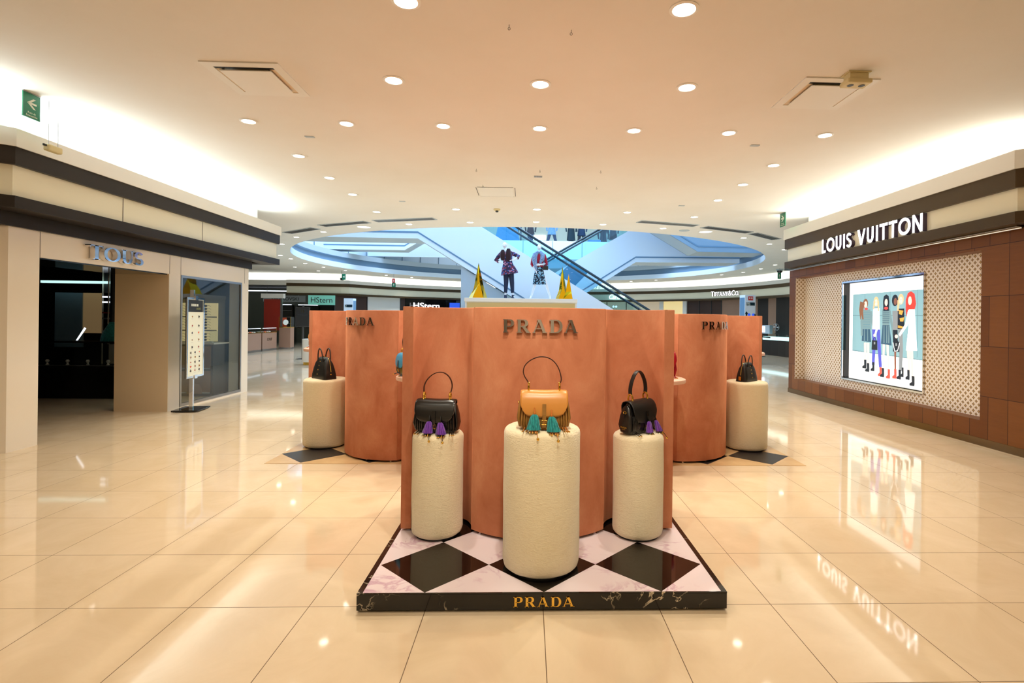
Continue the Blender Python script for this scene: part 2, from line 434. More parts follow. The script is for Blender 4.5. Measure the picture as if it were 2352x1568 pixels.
def glyph(ch, st='serif'):
    if st == 'serif': T, t, s = 0.22, 0.065, 0.055
    elif st == 'thin': T, t, s = 0.15, 0.06, 0.05
    else: T, t, s = 0.165, 0.165, 0
    sf = (lambda x, y: hb(x-T*0.5-0.09, x+T*0.5+0.09, y, y+s)) if s else (lambda x, y: [])
    h = T/2; g = []
    if ch in 'PR':
        g = hb(.11, .11+T, 0, 1)+sf(.11+h, 0)+hb(.02, .5, 1-t, 1)+hb(.11+h, .5, .44, .44+t)
        g += arc(.5, .72-.0, .25, .28-t/2, -90, 90, T, t)
        if ch == 'R': g += [[(.42, .46), (.42+T*1.1, .46), (1.0, 0), (1.0-T*1.2, 0)]] + (hb(.78, 1.04, 0, s*.6) if s else [])
        return g, (1.04 if ch == 'R' else .9)
    if ch == 'A':
        g = cutln(.10, .46, t*1.2 if s else T)+[[(.86-h, 0), (.86+h, 0), (.5+h*.8, 1), (.5-h*1.1, 1)]]+hb(.2, .74, .28, .28+t)
        if s: g += hb(0, .22, 0, s)+hb(.7, 1.06, 0, s)+hb(.3, .6, 1-s, 1)
        return g, 1.06
    if ch == 'D':
        g = hb(.11, .11+T, 0, 1)+hb(.02, .5, 1-t, 1)+hb(.02, .5, 0, t)+arc(.48, .5, .38, .5-t/2, -90, 90, T, t)
        return g, .98
    if ch == 'O': return arc(.55, .5, .55-h, .5-t/2, 0, 360, T, t, 36), 1.1
    if ch == 'C': return arc(.55, .5, .55-h, .5-t/2, 45, 315, T, t, 28), .98
    if ch == 'T':
        g = hb(.4-h, .4+h, 0, 1)+hb(0, .8, 1-max(t, .07), 1)+sf(.4, 0)
        if s: g += hb(0, .05, .82, 1)+hb(.75, .8, .82, 1)
        return g, .8
    if ch == 'U':
        r = T if not s else t*1.3
        g = hb(.08, .08+T, .34, 1)+hb(.78-r, .78, .34, 1)+arc(.43+(.0), .36, .35-h, .36-t/2, 180, 360, T, t, 18)
        if s: g += hb(0, .08+T+.08, 1-s, 1)+hb(.64, .9, 1-s, 1)
        return g, .88
    if ch == 'S':
        g = arc(.33, .73, .25-.02, .27-t/2, 25, 270, T*.85, max(t, .08), 18)+arc(.33, .265, .27-.02, .265-t/2, -155, 90, T*.85, max(t, .08), 18)
        return g, .66
    if ch == 'L':
        g = hb(.06, .06+T, 0, 1)+hb(.06, .55, 0, max(t, .09))+sf(.06+h, 1-s if s else 1)
        return g, .58
    if ch == 'I': return hb(.06, .06+T, 0, 1)+sf(.06+h, 0)+sf(.06+h, 1-s), .12+T
    if ch == 'V': return [[(.36, 0), (.54, 0), (.05+T, 1), (0, 1)][::1], [(.36, 0), (.54, 0), (.9, 1), (.9-T*(.5 if s else 1), 1)]], .9
    if ch == 'N':
        r = T if not s else t*1.3
        g = hb(.05, .05+r, 0, 1)+hb(.9-r, .9, 0, 1)+[[(.9-T*1.15, 0), (.9, 0), (.05+T*1.0, 1), (.05, 1)]]
        if s: g += hb(-.03, .2, 0, s)+hb(.75, 1.0, 1-s, 1)
        return g, .95
    if ch == 'F': return hb(.08, .08+T, 0, 1)+hb(.02, .6, 1-t, 1)+hb(.1, .5, .5, .5+t)+sf(.08+h, 0), .62
    if ch == 'Y': return hb(.4-h, .4+h, 0, .5)+[[(.4-h, .45), (.4+h, .45), (.05+T, 1), (0, 1)], [(.4, .45), (.4+h, .5), (.8, 1), (.8-t*1.4, 1)]]+sf(.4, 0), .8
    if ch == '&': return arc(.35, .76, .17, .2, 0, 360, T*.8, t)+arc(.33, .27, .26, .25, 60, 340, T*.9, t)+ln(.25, .7, .8, .02, T*.8)+ln(.6, .2, .75, .5, t), .85
    if ch == '.': return hb(0, .14, 0, .14), .2
    return [], .45
def layout(text, st='serif', gap=0.14, small=None):
    """list of (polygons) with x offset in cap heights; returns per-letter polygons and total width"""
    x = 0; out = []
    for k, ch in enumerate(text):
        sc_ = 1.0
        if small and k not in small: sc_ = 0.8
        g, wd = glyph(ch, st); out.append([[(x+u*sc_, v*sc_) for u, v in p] for p in g]); x += wd*sc_+gap
    return out, x-gap
def letters(text, st, mt, fn, height, width, depth, parent, side=None, gap=0.14, small=None, name='letter'):
    L, tw = layout(text, st, gap, small); kx = width/tw
    for g in L:
        if not g: continue
        m = MB()
        for p in g:
            q = [(u*kx, v*height) for u, v in p]
            if side:
                m.use(side).prism(q, fn, 0.0, depth*0.9)
                m.use(mt).prism(q, fn, depth*0.9, depth)
            else: m.use(mt).prism(q, fn, 0.0, depth)
        m.build(name, parent)
def text_mesh(txt, size, mt, name, parent, loc, rot, extr=0.002, align='CENTER', squeeze=1.0, shear=0.0):
    cu = bpy.data.curves.new(name, 'FONT'); cu.body = txt; cu.size = size; cu.extrude = extr; cu.align_x = align; cu.shear = shear
    tmp = bpy.data.objects.new('tmp', cu); COL.objects.link(tmp)
    dg = bpy.context.evaluated_depsgraph_get(); me = bpy.data.meshes.new_from_object(tmp.evaluated_get(dg))
    bpy.data.objects.remove(tmp); me.materials.clear(); me.materials.append(M[mt] if isinstance(mt, str) else mt)
    o = bpy.data.objects.new(name, me); COL.objects.link(o); o.parent = parent
    o.location = loc; o.rotation_euler = rot; o.scale = (squeeze, 1, 1)
    return o

# ================================================================ SETTING
CX, CY = 0.1, 23.3
def pol(r, deg, z=0): a = math.radians(deg); return (CX+r*math.cos(a), CY+r*math.sin(a), z)
# floor
struct(mb('floor').add([(-19, -5, 0), (19, -5, 0), (19, 44, 0), (-19, 44, 0)], [(0, 1, 2, 3)]), 'floor')
# ceiling with the round opening of the atrium
def ceiling():
    m = mb('plaster'); R0 = 9.55; n = 144; A = sorted(set([2*PI*i/n for i in range(n)]+[math.atan2(y-CY, x-CX) % (2*PI) for x in (-19, 19) for y in (-5, 44)]))
    vs = []; k = len(A)
    for a in A: vs.append((CX+R0*math.cos(a), CY+R0*math.sin(a), 4.0))
    for a in A:
        c, s = math.cos(a), math.sin(a); t = 1e9
        if c > 1e-9: t = min(t, (19-CX)/c)
        if c < -1e-9: t = min(t, (-19-CX)/c)
        if s > 1e-9: t = min(t, (44-CY)/s)
        if s < -1e-9: t = min(t, (-5-CY)/s)
        vs.append((CX+t*c, CY+t*s, 4.0))
    m.add(vs, [(i, (i+1) % k, k+(i+1) % k, k+i) for i in range(k)])
    return struct(m, 'ceiling')
ceiling()
# rim of the opening: stepped ring
m = mb('pale_blue').lathe([(9.55, 4.0), (9.55, 4.24), (9.80, 4.24)], 96, (CX, CY, 0), False, False)
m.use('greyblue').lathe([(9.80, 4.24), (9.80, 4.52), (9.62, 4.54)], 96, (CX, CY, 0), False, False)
m.use('soffitgrey').lathe([(9.62, 4.54), (9.60, 4.78), (11.4, 4.86)], 96, (CX, CY, 0), False, False)
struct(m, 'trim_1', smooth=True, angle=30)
# upper atrium wall of white panels
m = mb('pale_blue2').lathe([(11.4, 4.86), (11.4, 13.2)], 96, (CX, CY, 0), False, False); struct(m, 'wall_atrium')
m = mb('groove')
for d in range(0, 360, 6):
    p = pol(11.38, d); q = math.radians(d); T = lambda v, p=p, q=q: (p[0]+v[0]*math.cos(q)-v[1]*math.sin(q), p[1]+v[0]*math.sin(q)+v[1]*math.cos(q), v[2])
    m.box(-0.02, 0.01, -0.012, 0.012, 4.87, 9.0, T)
struct(m, 'trim_2')

# band profile swept along a plan polyline
def bands(path, prof, back, name, label=None, cap=True):
    """path: list of plan points, left side = outward into the room; prof: (z0,z1,material,offset)"""
    P = [Vector(p) for p in path]; N = []
    for i in range(len(P)):
        a = (P[min(i+1, len(P)-1)]-P[max(i, 0)]) if i == 0 else (P[i]-P[i-1])
        b = (P[min(i+1, len(P)-1)]-P[i]) if i < len(P)-1 else a
        na = Vector((-a.y, a.x)).normalized(); nb = Vector((-b.y, b.x)).normalized(); n = (na+nb).normalized(); n = n/max(0.35, n.dot(na)); N.append(n)
    m = MB()
    for z0, z1, mt, off in prof:
        m.use(mt); rg = []
        for p, n in zip(P, N):
            f = p+n*off; bk = p-n*back
            rg.append([(f.x, f.y, z0), (f.x, f.y, z1), (bk.x, bk.y, z1), (bk.x, bk.y, z0)])
        m.rings(rg)
    return struct(m, name)
# left corridor block: fascia (room side at x=-5.6)
PROF_L = [(2.755, 2.885, 'darkband', 0.0), (2.885, 3.225, 'ivory', -0.05), (3.225, 3.42, 'darkband', 0.0), (3.42, 3.615, 'white', 0.02)]
PROF_R = [(2.82, 2.96, 'darkband2', 0.0), (2.96, 3.245, 'ivory', -0.05), (3.245, 3.465, 'darkband2', 0.0), (3.465, 3.685, 'white', 0.02)]
bands([(-9.0, 12.1), (-5.6, 12.1), (-5.6, 5.95), (-7.6, 4.4), (-9, 4.4)], PROF_L, 0.28, 'trim_3')
bands([(9.0, 11.75), (5.78, 11.75), (5.78, 6.1), (7.2, 4.7), (9, 4.7)][::-1], PROF_R, 0.20, 'trim_4')
# seams in the fascia panels
m = mb('darkgrey')
for y in (7.55, 9.35): m.box(-5.649, -5.646, y-0.004, y+0.004, 2.89, 3.22)
for y in (7.7, 10.0): m.box(5.826, 5.829, y-0.004, y+0.004, 2.97, 3.24)
struct(m, 'trim_5')
# soffits under the fascias, dark inside
struct(mb('soffitgrey').box(-6.9, -5.88, 6.0, 12.08, 2.90, 2.94), 'ceiling_soffit_left')
struct(mb('darkband').box(-6.12, -5.9, 6.1, 11.5, 2.60, 2.90), 'trim_6')
# cove shelves and cove walls above the fascias
struct(mb('white').box(-9.0, -6.10, 4.2, 12.1, 2.95, 4.0), 'wall_cove_left')
struct(mb('white').box(6.32, 9.0, 4.6, 11.75, 2.97, 4.0), 'wall_cove_right')
struct(mb('white').box(-6.10, -5.88, 5.8, 12.1, 3.30, 3.34), 'trim_7')
struct(mb('white').box(5.98, 6.32, 6.2, 11.75, 3.36, 3.40), 'trim_8')

# ---- left shop front wall (x=-5.95), opening y 6.64..8.97, window y 9.27..11.2
WX = -5.95
def wall_left():
    m = mb('cream_wall')
    m.box(-6.8, WX, 6.25, 6.64, 0, 2.60)                    # pier left of the opening
    m.box(-6.8, WX, 6.64, 8.97, 2.285, 2.60)                # lintel
    m.use('jamb').box(-6.82, WX-0.004, 8.967, 8.975, 0, 2.285)
    m.use('cream_wall').box(-6.8, WX, 8.97, 9.27, 0, 2.60)
    m.box(-6.2, WX, 9.27, 11.2, 2.29, 2.60); m.box(-6.2, WX, 9.27, 11.2, 0, 0.03)
    m.box(-6.2, WX, 11.2, 11.42, 0, 2.60)
    # chamfered pier beside the camera
    m.prism([(-6.8, 6.25), (WX, 6.25), (-7.55, 5.0), (-9.0, 5.0), (-9.0, 6.25)], lambda u, v, d: (u, v, d), 0, 2.60)
    m.prism([(-5.95, 11.42), (-5.95, 11.46), (-6.0, 11.52), (-8.95, 11.52), (-8.95, 11.42)], lambda u, v, d: (u, v, d), 0, 2.60)
    struct(m, 'wall_left')
    j = mb('darkgrey')
    for y in (6.645, 8.98, 9.262, 11.3): j.box(WX+0.0005, WX+0.002, y-0.003, y+0.003, 0.0 if y in (9.262,) else 2.286, 2.60)
    struct(j, 'trim_9')
    struct(mb('gloss_black').box(-6.8, WX-0.03, 6.64, 8.97, 2.27, 2.284), 'trim_10')
wall_left()
# shop interior beyond the opening
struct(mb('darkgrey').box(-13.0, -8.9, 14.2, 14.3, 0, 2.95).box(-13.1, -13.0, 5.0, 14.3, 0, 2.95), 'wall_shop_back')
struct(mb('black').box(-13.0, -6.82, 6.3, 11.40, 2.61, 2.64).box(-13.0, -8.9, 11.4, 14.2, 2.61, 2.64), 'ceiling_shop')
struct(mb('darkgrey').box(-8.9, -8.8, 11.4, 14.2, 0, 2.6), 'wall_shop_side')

# ---- right shop: walnut wall with recessed lattice
def wall_right():
    m = mb('wood')
    m.box(6.04, 6.30, 6.15, 12.02, 2.60, 2.97); m.box(6.04, 6.30, 6.15, 12.02, 0.10, 0.335)
    m.box(6.04, 6.30, 6.15, 6.85, 0.335, 2.60); m.box(6.04, 6.30, 11.75, 12.02, 0.335, 2.60)
    m.box(6.30, 9.0, 12.00, 12.02, 0.10, 2.97)
    m.prism([(6.04, 6.15), (7.4, 4.8), (9, 4.8), (9, 6.15)], lambda u, v, d: (u, v, d), 0.10, 2.97)
    struct(m, 'wall_right')
    struct(mb('lattice').box(6.26, 6.30, 6.85, 8.12, 0.335, 2.60).box(6.26, 6.30, 10.30, 11.75, 0.335, 2.60).box(6.26, 6.30, 8.12, 10.30, 0.335, 0.50).box(6.26, 6.30, 8.12, 10.30, 2.425, 2.60).box(6.045, 6.26, 11.742, 11.75, 0.335, 2.60), 'wall_right_lattice')
    struct(mb('bronze').box(6.03, 6.3, 6.15, 12.03, 0.0, 0.10).prism([(6.03, 6.15), (7.4, 4.78), (9, 4.78), (9, 6.15)], lambda u, v, d: (u, v, d), 0, 0.10), 'baseboard_right')
    struct(mb('white').box(6.255, 6.262, 6.843, 6.853, 0.335, 2.60), 'trim_11')
wall_right()
struct(mb('bronze').box(5.90, 6.03, 6.2, 12.0, 2.80, 2.84).use('chrome').tube([(5.97, 6.2, 2.79), (5.97, 11.9, 2.79)], 0.012), 'trim_12')

# ---- closing walls behind the camera and behind the far shops
struct(mb('cream_wall').box(-19, -9, 4.3, 4.4, 0, 4).box(9, 19, 4.6, 4.7, 0, 4), 'wall_return')
struct(mb('cream_wall').box(-19, 19, -5.1, -5, 0, 4), 'wall_rear')
struct(mb('cream_wall').box(-19.1, -19, -5, 44, 0, 4), 'wall_far_left')
struct(mb('brown_wood').box(19, 19.1, -5, 44, 0, 4), 'wall_far_right')
struct(mb('brown_wood').box(-19, 19, 44, 44.1, 0, 4), 'wall_far')

# ---- rotunda fascia
FR = 12.0
arcp = [pol(FR, d)[:2] for d in range(147, -9, -3)]
ringpath = [(-13.3, 29.55), (-10.4, 29.75)]+arcp+[(12.3, 19.5)]
PROF_F = [(2.80, 2.91, 'darkband2', 0.0), (2.91, 3.28, 'ivory', -0.05), (3.28, 3.45, 'darkband2', 0.0), (3.45, 3.64, 'white', 0.02)]
rp = [Vector(p) for p in ringpath]
bands([tuple(p) for p in rp][::-1], PROF_F, 0.30, 'trim_13')
# cove wall behind it and the lit strip lying in the trough
cw = [(-19, 31.2), (-10.9, 31.0)]+[pol(FR+0.95, d)[:2] for d in range(145, -9, -3)]+[(13.2, 19.5)]
m = mb('white'); rg = [[(x, y, 3.30), (x, y, 4.0)] for x, y in cw]
m.add([p for r in rg for p in r], [(2*i, 2*i+1, 2*i+3, 2*i+2) for i in range(len(rg)-1)]); struct(m, 'wall_rotunda_cove')
m = mb('white'); A_ = [pol(FR+0.28, d) for d in range(147, -9, -3)]; B_ = [pol(FR+0.95, d) for d in range(147, -9, -3)]
m.add([(p[0], p[1], 3.36) for p in A_]+[(p[0], p[1], 3.36) for p in B_], [(i, i+1, len(A_)+i+1, len(A_)+i) for i in range(len(A_)-1)])
m.box(-19, -10.0, 29.9, 31.1, 3.33, 3.36); struct(m, 'trim_14')
led = thing('cove_light', (0, 0, 0), 'continuous white light strip hidden in the rotunda ceiling cove', 'lamp')
m = mb('cove'); A_ = [pol(FR+0.48, d) for d in range(146, -8, -4)]; B_ = [pol(FR+0.60, d) for d in range(146, -8, -4)]
m.add([(p[0], p[1], 3.42) for p in A_]+[(p[0], p[1], 3.42) for p in B_], [(i, i+1, len(A_)+i+1, len(A_)+i) for i in range(len(A_)-1)])
m.box(-18.5, -10.8, 30.35, 30.50, 3.40, 3.42); m.build('light_strip', led)
# upper far-left white bulkhead beyond the fascia end
struct(mb('white').box(-19, -13.3, 29.6, 29.7, 3.34, 3.60), 'trim_15')

# ---- shop fronts round the rotunda (radius 12.6)
def ring_panel(m, a0, a1, z0, z1, r=12.62, th=0.08):
    n = max(1, int(abs(a1-a0)/3)); rg = []
    for i in range(n+1):
        a = a0+(a1-a0)*i/n; rg.append([pol(r, a, z0), pol(r, a, z1), pol(r+th, a, z1), pol(r+th, a, z0)])
    m.rings(rg); return m
m = MB()
for a0, a1, mt in ((149, 139.3, 'brown_wood'), (139.3, 129.5, 'white'), (129.5, 128, 'brown_wood'), (128, 115.6, 'gloss_black'), (115.6, 72, 'gloss_black'),
                   (72, 48.7, 'store'), (48.7, 41.2, 'litcream'), (41.2, 30.3, 'brown_wood'), (30.3, 18.7, 'taupe'), (18.7, 15.2, 'black'), (15.2, 12.6, 'taupe'), (12.6, 0, 'black')):
    m.use(mt); ring_panel(m, a0, a1, 0.0, 2.95)
struct(m, 'wall_rotunda_shops')
m = mb('white')
for a in (48.9, 41.6): ring_panel(m, a+.6, a-.6, 0, 2.9, 12.50, 0.1)
struct(m, 'trim_16')
m = mb('darkgrey')
for a in (37.3, 33.5, 30.3, 149.2, 139.4, 129.4, 66, 60): ring_panel(m, a+.12, a-.12, 0, 2.9, 12.59, 0.03)
struct(m, 'trim_17')
struct(ring_panel(mb('soffitgrey'), 147, 0, 2.84, 2.87, 12.2, 0.5), 'ceiling_soffit_rotunda')
# open shops on the far left
struct(mb('dimwall').box(-18.9, -11.9, 33.5, 33.6, 0, 3.35), 'wall_left_shops')
struct(mb('darkgrey').box(-18.9, -12.2, 29.8, 33.5, 3.30, 3.34), 'ceiling_left_shops')

# ================================================================ ATRIUM: escalators
def escalator(name, pts_top, pts_bot, y0, y1, label, glassh=0.9, trim=0.19, rails=True, rail_from=0, side='pale_blue'):
    e = thing(name, (0, 0, 0), label, 'escalator', None)
    fn = lambda u, v, d: (u, d, v)
    poly = list(pts_top)+list(pts_bot)[::-1]
    m = mb(side).prism(poly, fn, y0, y0+0.06).prism(poly, fn, y1-0.06, y1)
    m.build('side_panel', e)
    m = mb('soffitgrey'); B = pts_bot
    for (a, b), (c, d) in zip(B[:-1], B[1:]): m.prism([(a, b), (c, d), (c, d+0.04), (a, b+0.04)], fn, y0+0.061, y1-0.061)
    m.build('underside', e)
    m = mb('groove')
    for (a, b), (c, d) in zip(B[:-1], B[1:]): m.prism([(a, b+trim), (c, d+trim), (c, d+trim+0.06), (a, b+trim+0.06)], fn, y0-0.012, y0-0.001)
    m.build('trim_groove', e)
    if rails:
        T = pts_top[rail_from:]
        for yy in (y0+0.03, y1-0.03):
            g = mb('balglass')
            for (a, b), (c, d) in zip(T[:-1], T[1:]): g.prism([(a, b), (c, d), (c, d+glassh-0.04), (a, b+glassh-0.04)], fn, yy-0.006, yy+0.006)
            g.build('glass_balustrade', e)
            mb('handrail').tube([(a, yy, b+glassh) for a, b in T], 0.045, 8, flat=1.0).build('handrail', e, smooth=True)
        st = mb('darkgrey')
        for (a, b), (c, d) in zip(T[:-1], T[1:]): st.prism([(a, b-0.12), (c, d-0.12), (c, d-0.06), (a, b-0.06)], fn, y0+0.07, y1-0.07)
        st.build('steps', e)
    return e
# E1 descends to the right, nearest
escalator('escalator', [(-9.2, 7.75), (-6.4, 7.75), (2.947, 2.081), (5.95, 0.26), (6.9, 0.26)],
          [(-9.2, 4.45), (-3.95, 4.44), (2.9, 0.285), (5.0, 0.02), (6.9, 0.02)], 19.0, 20.3,
          'nearest escalator, white clad, running down from upper left to lower right behind the mannequins', 0.78)
struct(mb('soffitgrey').prism([(-2.42, 0), (4.1, 0), (2.8, 0.30), (-2.42, 3.46)], lambda u, v, d: (u, d, v), 19.12, 20.2), 'wall_escalator_base')
# E2 rises to the right, behind the first
escalator('escalator', [(-4.4, 0.3), (1.564, 3.883), (4.331, 5.507), (6.4, 6.72), (9.3, 6.72)][1:] and [(-2.2, 1.62), (1.564, 3.883), (4.331, 5.507), (6.4, 6.72), (9.3, 6.72)],
          [(-2.2, -0.02+0.05), (0.0, 1.2), (2.47, 2.74), (4.69, 4.16), (9.3, 4.20)], 23.0, 24.4,
          'second escalator, white clad, rising to the upper right behind the first one', 0.80)
# E3, E4: further flights
escalator('escalator', [(2.6, 8.6), (6.2, 6.5), (7.2, 5.9), (9.6, 5.9)], [(2.6, 6.83), (5.60, 5.09), (6.79, 4.40), (9.6, 4.38)], 21.0, 22.4,
          'far escalator flight coming down to the right side of the atrium', rails=False, side='greyblue')
escalator('escalator', [(-10.1, 6.1), (-6.4, 6.1), (-3.0, 8.2)], [(-10.1, 4.95), (-6.146, 4.95), (-3.0, 6.85)], 26.4, 27.4,
          'far escalator flight rising from the left side of the atrium ring', rails=False)
# upper gallery with the clothes shop
struct(mb('pale_blue2').box(-8.6, 8.6, 28.6, 28.75, 4.88, 5.86).box(-8.6, 8.6, 28.75, 31.5, 5.6, 5.7), 'wall_gallery')
m = mb('groove')
for x in (-3.5, -1.9, -0.3, 1.3, 2.9, 4.5, 6.1): m.box(x-0.012, x+0.012, 28.585, 28.6, 4.9, 5.84)
struct(m, 'trim_18')
struct(mb('store').box(-8.6, 8.6, 31.5, 31.6, 5.7, 8.8), 'wall_gallery_shop')
struct(mb('white').box(-8.6, 8.6, 28.75, 31.6, 8.8, 8.9), 'ceiling_gallery')
tag(mb('balglass').box(-8.6, 8.6, 28.66, 28.68, 5.86, 6.95).build('glass_balustrade'), 'long frameless glass balustrade along the upper gallery edge', 'balustrade')
def legs_fig(name, x, y, mt, h, spread, label, top=None, hem=0.85):
    t = thing(name, (x, y, 5.705), label, 'mannequin')
    m = mb(mt)
    for s in (-1, 1):
        m.tube([(s*0.09, 0, h), (s*spread*0.6, 0, h*0.5), (s*spread, 0, 0.02)], [0.11, 0.085, 0.06], 8)
    m.build('trousers', t, smooth=True)
    m = mb(top or mt); m.rings([sellipse(z, rx, ry, 2.2, 16) for z, rx, ry in ((hem, 0.24, 0.15), (h+0.25, 0.17, 0.12), (h+0.55, 0.23, 0.13), (h+0.66, 0.08, 0.07))])
    for s in (-1, 1): m.tube([(s*0.2, 0, h+0.55), (s*0.3, 0, h+0.25), (s*0.26, -0.05, h-0.02)], [0.06, 0.05, 0.04], 8)
    m.build('top', t, smooth=True)
    m = mb('mannequin').ball((0, 0, h+0.85), 0.09, 0.1, 0.13).tube([(0, 0, h+0.6), (0, 0, h+0.76)], 0.045); m.build('head', t, smooth=True)
legs_fig('shop_mannequin', 1.28, 29.4, 'navy', 0.85, 0.30, 'striding mannequin in blue coat and dark wide trousers in the upper shop', 'furblue', 0.62)
legs_fig('shop_mannequin', 2.35, 29.3, 'black', 0.8, 0.10, 'narrow all-black mannequin in the upper shop', None, 0.30)
legs_fig('shop_mannequin', 2.95, 29.5, 'dark_brown', 0.85, 0.22, 'mannequin in brown trousers and dark jacket in the upper shop', 'navy', 0.60)
legs_fig('shop_mannequin', 4.75, 29.6, 'jamb', 0.8, 0.12, 'mannequin in maroon jacket and beige trousers beside the rising handrails', 'furdark', 0.42)
legs_fig('shop_mannequin', 4.22, 29.8, 'furdark', 0.5, 0.12, 'low seated-height mannequin all in maroon in the upper shop', None, 0.02)
legs_fig('shop_mannequin', 0.1, 30.2, 'navy', 0.9, 0.12, 'mannequin in maroon top and blue jeans at left of the upper shop', 'furdark', 0.75)
tag(mb('teal').prism([(-1.2, 0), (0.25, 0), (-0.05, 1.6), (-0.85, 1.6)], lambda u, v, d: (u+0.05-1.1+0.35, d, v+5.705), 29.0, 29.5).build('dress_display'), 'wide teal gown display at the left of the upper shop', 'dress')
tag(mb('signwhite').box(1.0-0.9, 1.9-0.9, 31.44, 31.49, 6.35, 6.62).build('shop_light_panel'), 'white glowing panel on the back wall of the upper shop', 'light')
tag(mb('gold').box(0.55, 0.95, 30.0, 30.4, 5.705, 6.0).build('display_box'), 'small gold box on the upper shop floor', 'box')
tag(mb('furblue').box(3.3, 4.0, 29.2, 29.6, 5.705, 6.05).build('clothes_stack'), 'folded blue checked clothes on a low table in the upper shop', 'clothes')
tag(mb('handrail').box(-0.48, -0.40, 29.6, 29.7, 5.705, 8.7).box(-0.62, -0.56, 29.6, 29.7, 5.705, 8.7).build('shop_post'), 'dark teal door posts at the left of the upper shop', 'post')
tag(mb('orange').box(-0.95, -0.7, 31.3, 31.4, 6.1, 8.0).build('shop_poster'), 'narrow coral poster strip in the upper shop', 'poster')
for x in (5.9, 6.35): tag(mb('groove').box(x-0.06, x+0.06, 29.0, 29.1, 5.705, 8.7).build('gallery_post'), 'blue-grey post at the right end of the upper shop, one of a pair', 'post', 'posts at the right end of the upper shop')
tag(mb('teal').prism([(1.05, 3.25), (1.75, 3.95), (2.45, 3.55), (1.78, 2.85)], lambda u, v, d: (u, d, v), 21.6, 21.9).build('hanging_banner'), 'teal diamond-shaped panel seen between the crossing escalators', 'banner')

# ================================================================ DISPLAY WALLS
LR = 0.66                       # radius of the bulging front panel
def display_wall(cx, cy, rz, reach, z0, z1, depth, label, shelves=()):
    d = thing('display_wall', (cx, cy, 0), label, 'display wall', None, rz)
    a0 = math.radians(44.5); sx, sy = LR*math.sin(a0), LR*math.cos(a0)
    def niche(n=20):            # from strip edge to seam, front side (y negative)
        o = []; xl, xr = reach-0.072, sx+0.004; c, h = (xl+xr)/2, (xl-xr)/2
        for i in range(n+1):
            u = math.cos(PI*i/n); o.append((c+h*u, -(0.455+(sy-0.455)*(1-u)/2)+depth*(1-abs(u)**2.6)**0.5))
        return o
    arcp = [(LR*math.sin(a), -LR*math.cos(a)) for a in [a0-2*a0*i/36 for i in range(37)]]
    def sheet(pts, name, th=0.022, bev=True):
        P = [Vector(p) for p in pts]; m = mb('velvet'); rg = []
        for i, p in enumerate(P):
            t = (P[min(i+1, len(P)-1)]-P[max(i-1, 0)]).normalized(); n = Vector((t.y, -t.x))
            b = 0.006
            q = p-n*th if (p-n*th).length < (p+n*th).length or True else p
            rg.append([(p.x, p.y, z0), (p.x, p.y, z1-b), (p.x-n.x*b, p.y-n.y*b, z1), (q.x, q.y, z1), (q.x, q.y, z0)])
        m.rings(rg); return m.build(name, d, smooth=True, angle=50)
    nn = niche()
    for fy in (1, -1):
        for fx in (1, -1):
            pts = [(fx*x, fy*y) for x, y in nn]
            if fx*fy < 0: pts = pts[::-1]
            sheet(pts[::-1], 'niche_panel')
            st = [(fx*reach, fy*-0.455), (fx*(reach-0.072), fy*-0.455)]
            if fx*fy < 0: st = st[::-1]
            sheet(st[::-1], 'edge_strip')
        pts = [(x, fy*y) for x, y in arcp]
        if fy < 0: pts = pts[::-1]
        sheet(pts[::-1], 'curved_panel')
    for fx in (1, -1):
        pts = [(fx*reach, -0.43), (fx*reach, 0.43)]
        if fx < 0: pts = pts[::-1]
        sheet(pts, 'end_panel')
    # closed top, a touch under the upper edge
    out = [(reach, -0.455)]+nn+arcp[1:-1]+[(-x, y) for x, y in nn[::-1]]+[(-reach, -0.455)]
    half = [(max(-reach+0.012, min(reach-0.012, x)), min(y+0.012, -0.02)) for x, y in out]
    top = half+[(x, -y) for x, y in half[::-1]]
    vs = []; fs = []; K = len(half)
    vs = [(x, y, z1-0.012) for x, y in half]+[(x, -y, z1-0.012) for x, y in half]
    fs = [(i, i+1, K+i+1, K+i) for i in range(K-1)]
    mb('velvet').add(vs, fs).build('top_cover', d)
    # little chrome adjustable feet under the panels
    for (x, y) in ((0.40, -0.50), (-0.40, -0.50), (0.14, -0.62), (-0.14, -0.62), (reach-0.05, -0.42), (-reach+0.05, -0.42), (reach-.05, .42), (-reach+.05, .42), (0.3, 0.55), (-0.3, 0.55)):
        mb('chrome').lathe([(0.016, z0-0.018), (0.018, z0-0.012), (0.008, z0-0.010), (0.008, z0)], 12, (x, y, 0)).build('levelling_foot', d, smooth=True)
    # raised letters on the bulge
    W = 0.507
    fn = lambda u, v, dd: ((LR+0.004+dd)*math.sin((u-W/2)/LR), -(LR+0.004+dd)*math.cos((u-W/2)/LR), 1.515+v)
    letters('PRADA', 'serif', 'chrome', fn, 0.088, W, 0.016, d, gap=0.13)
    return d
display_wall(0.087, 4.20, 0.0, 0.962, 0.125, 1.685, 0.235, 'nearest terracotta velvet display wall with a bulging centre, standing on the raised marble plinth')
display_wall(-1.53, 6.56, math.radians(-36), 1.27, 0.025, 1.685, 0.30, 'terracotta velvet display wall at left behind the nearest one, its lettering turned to the left')
display_wall(1.80, 6.56, math.radians(36), 1.32, 0.025, 1.688, 0.30, 'terracotta velvet display wall at right behind the nearest one, its lettering turned to the right')

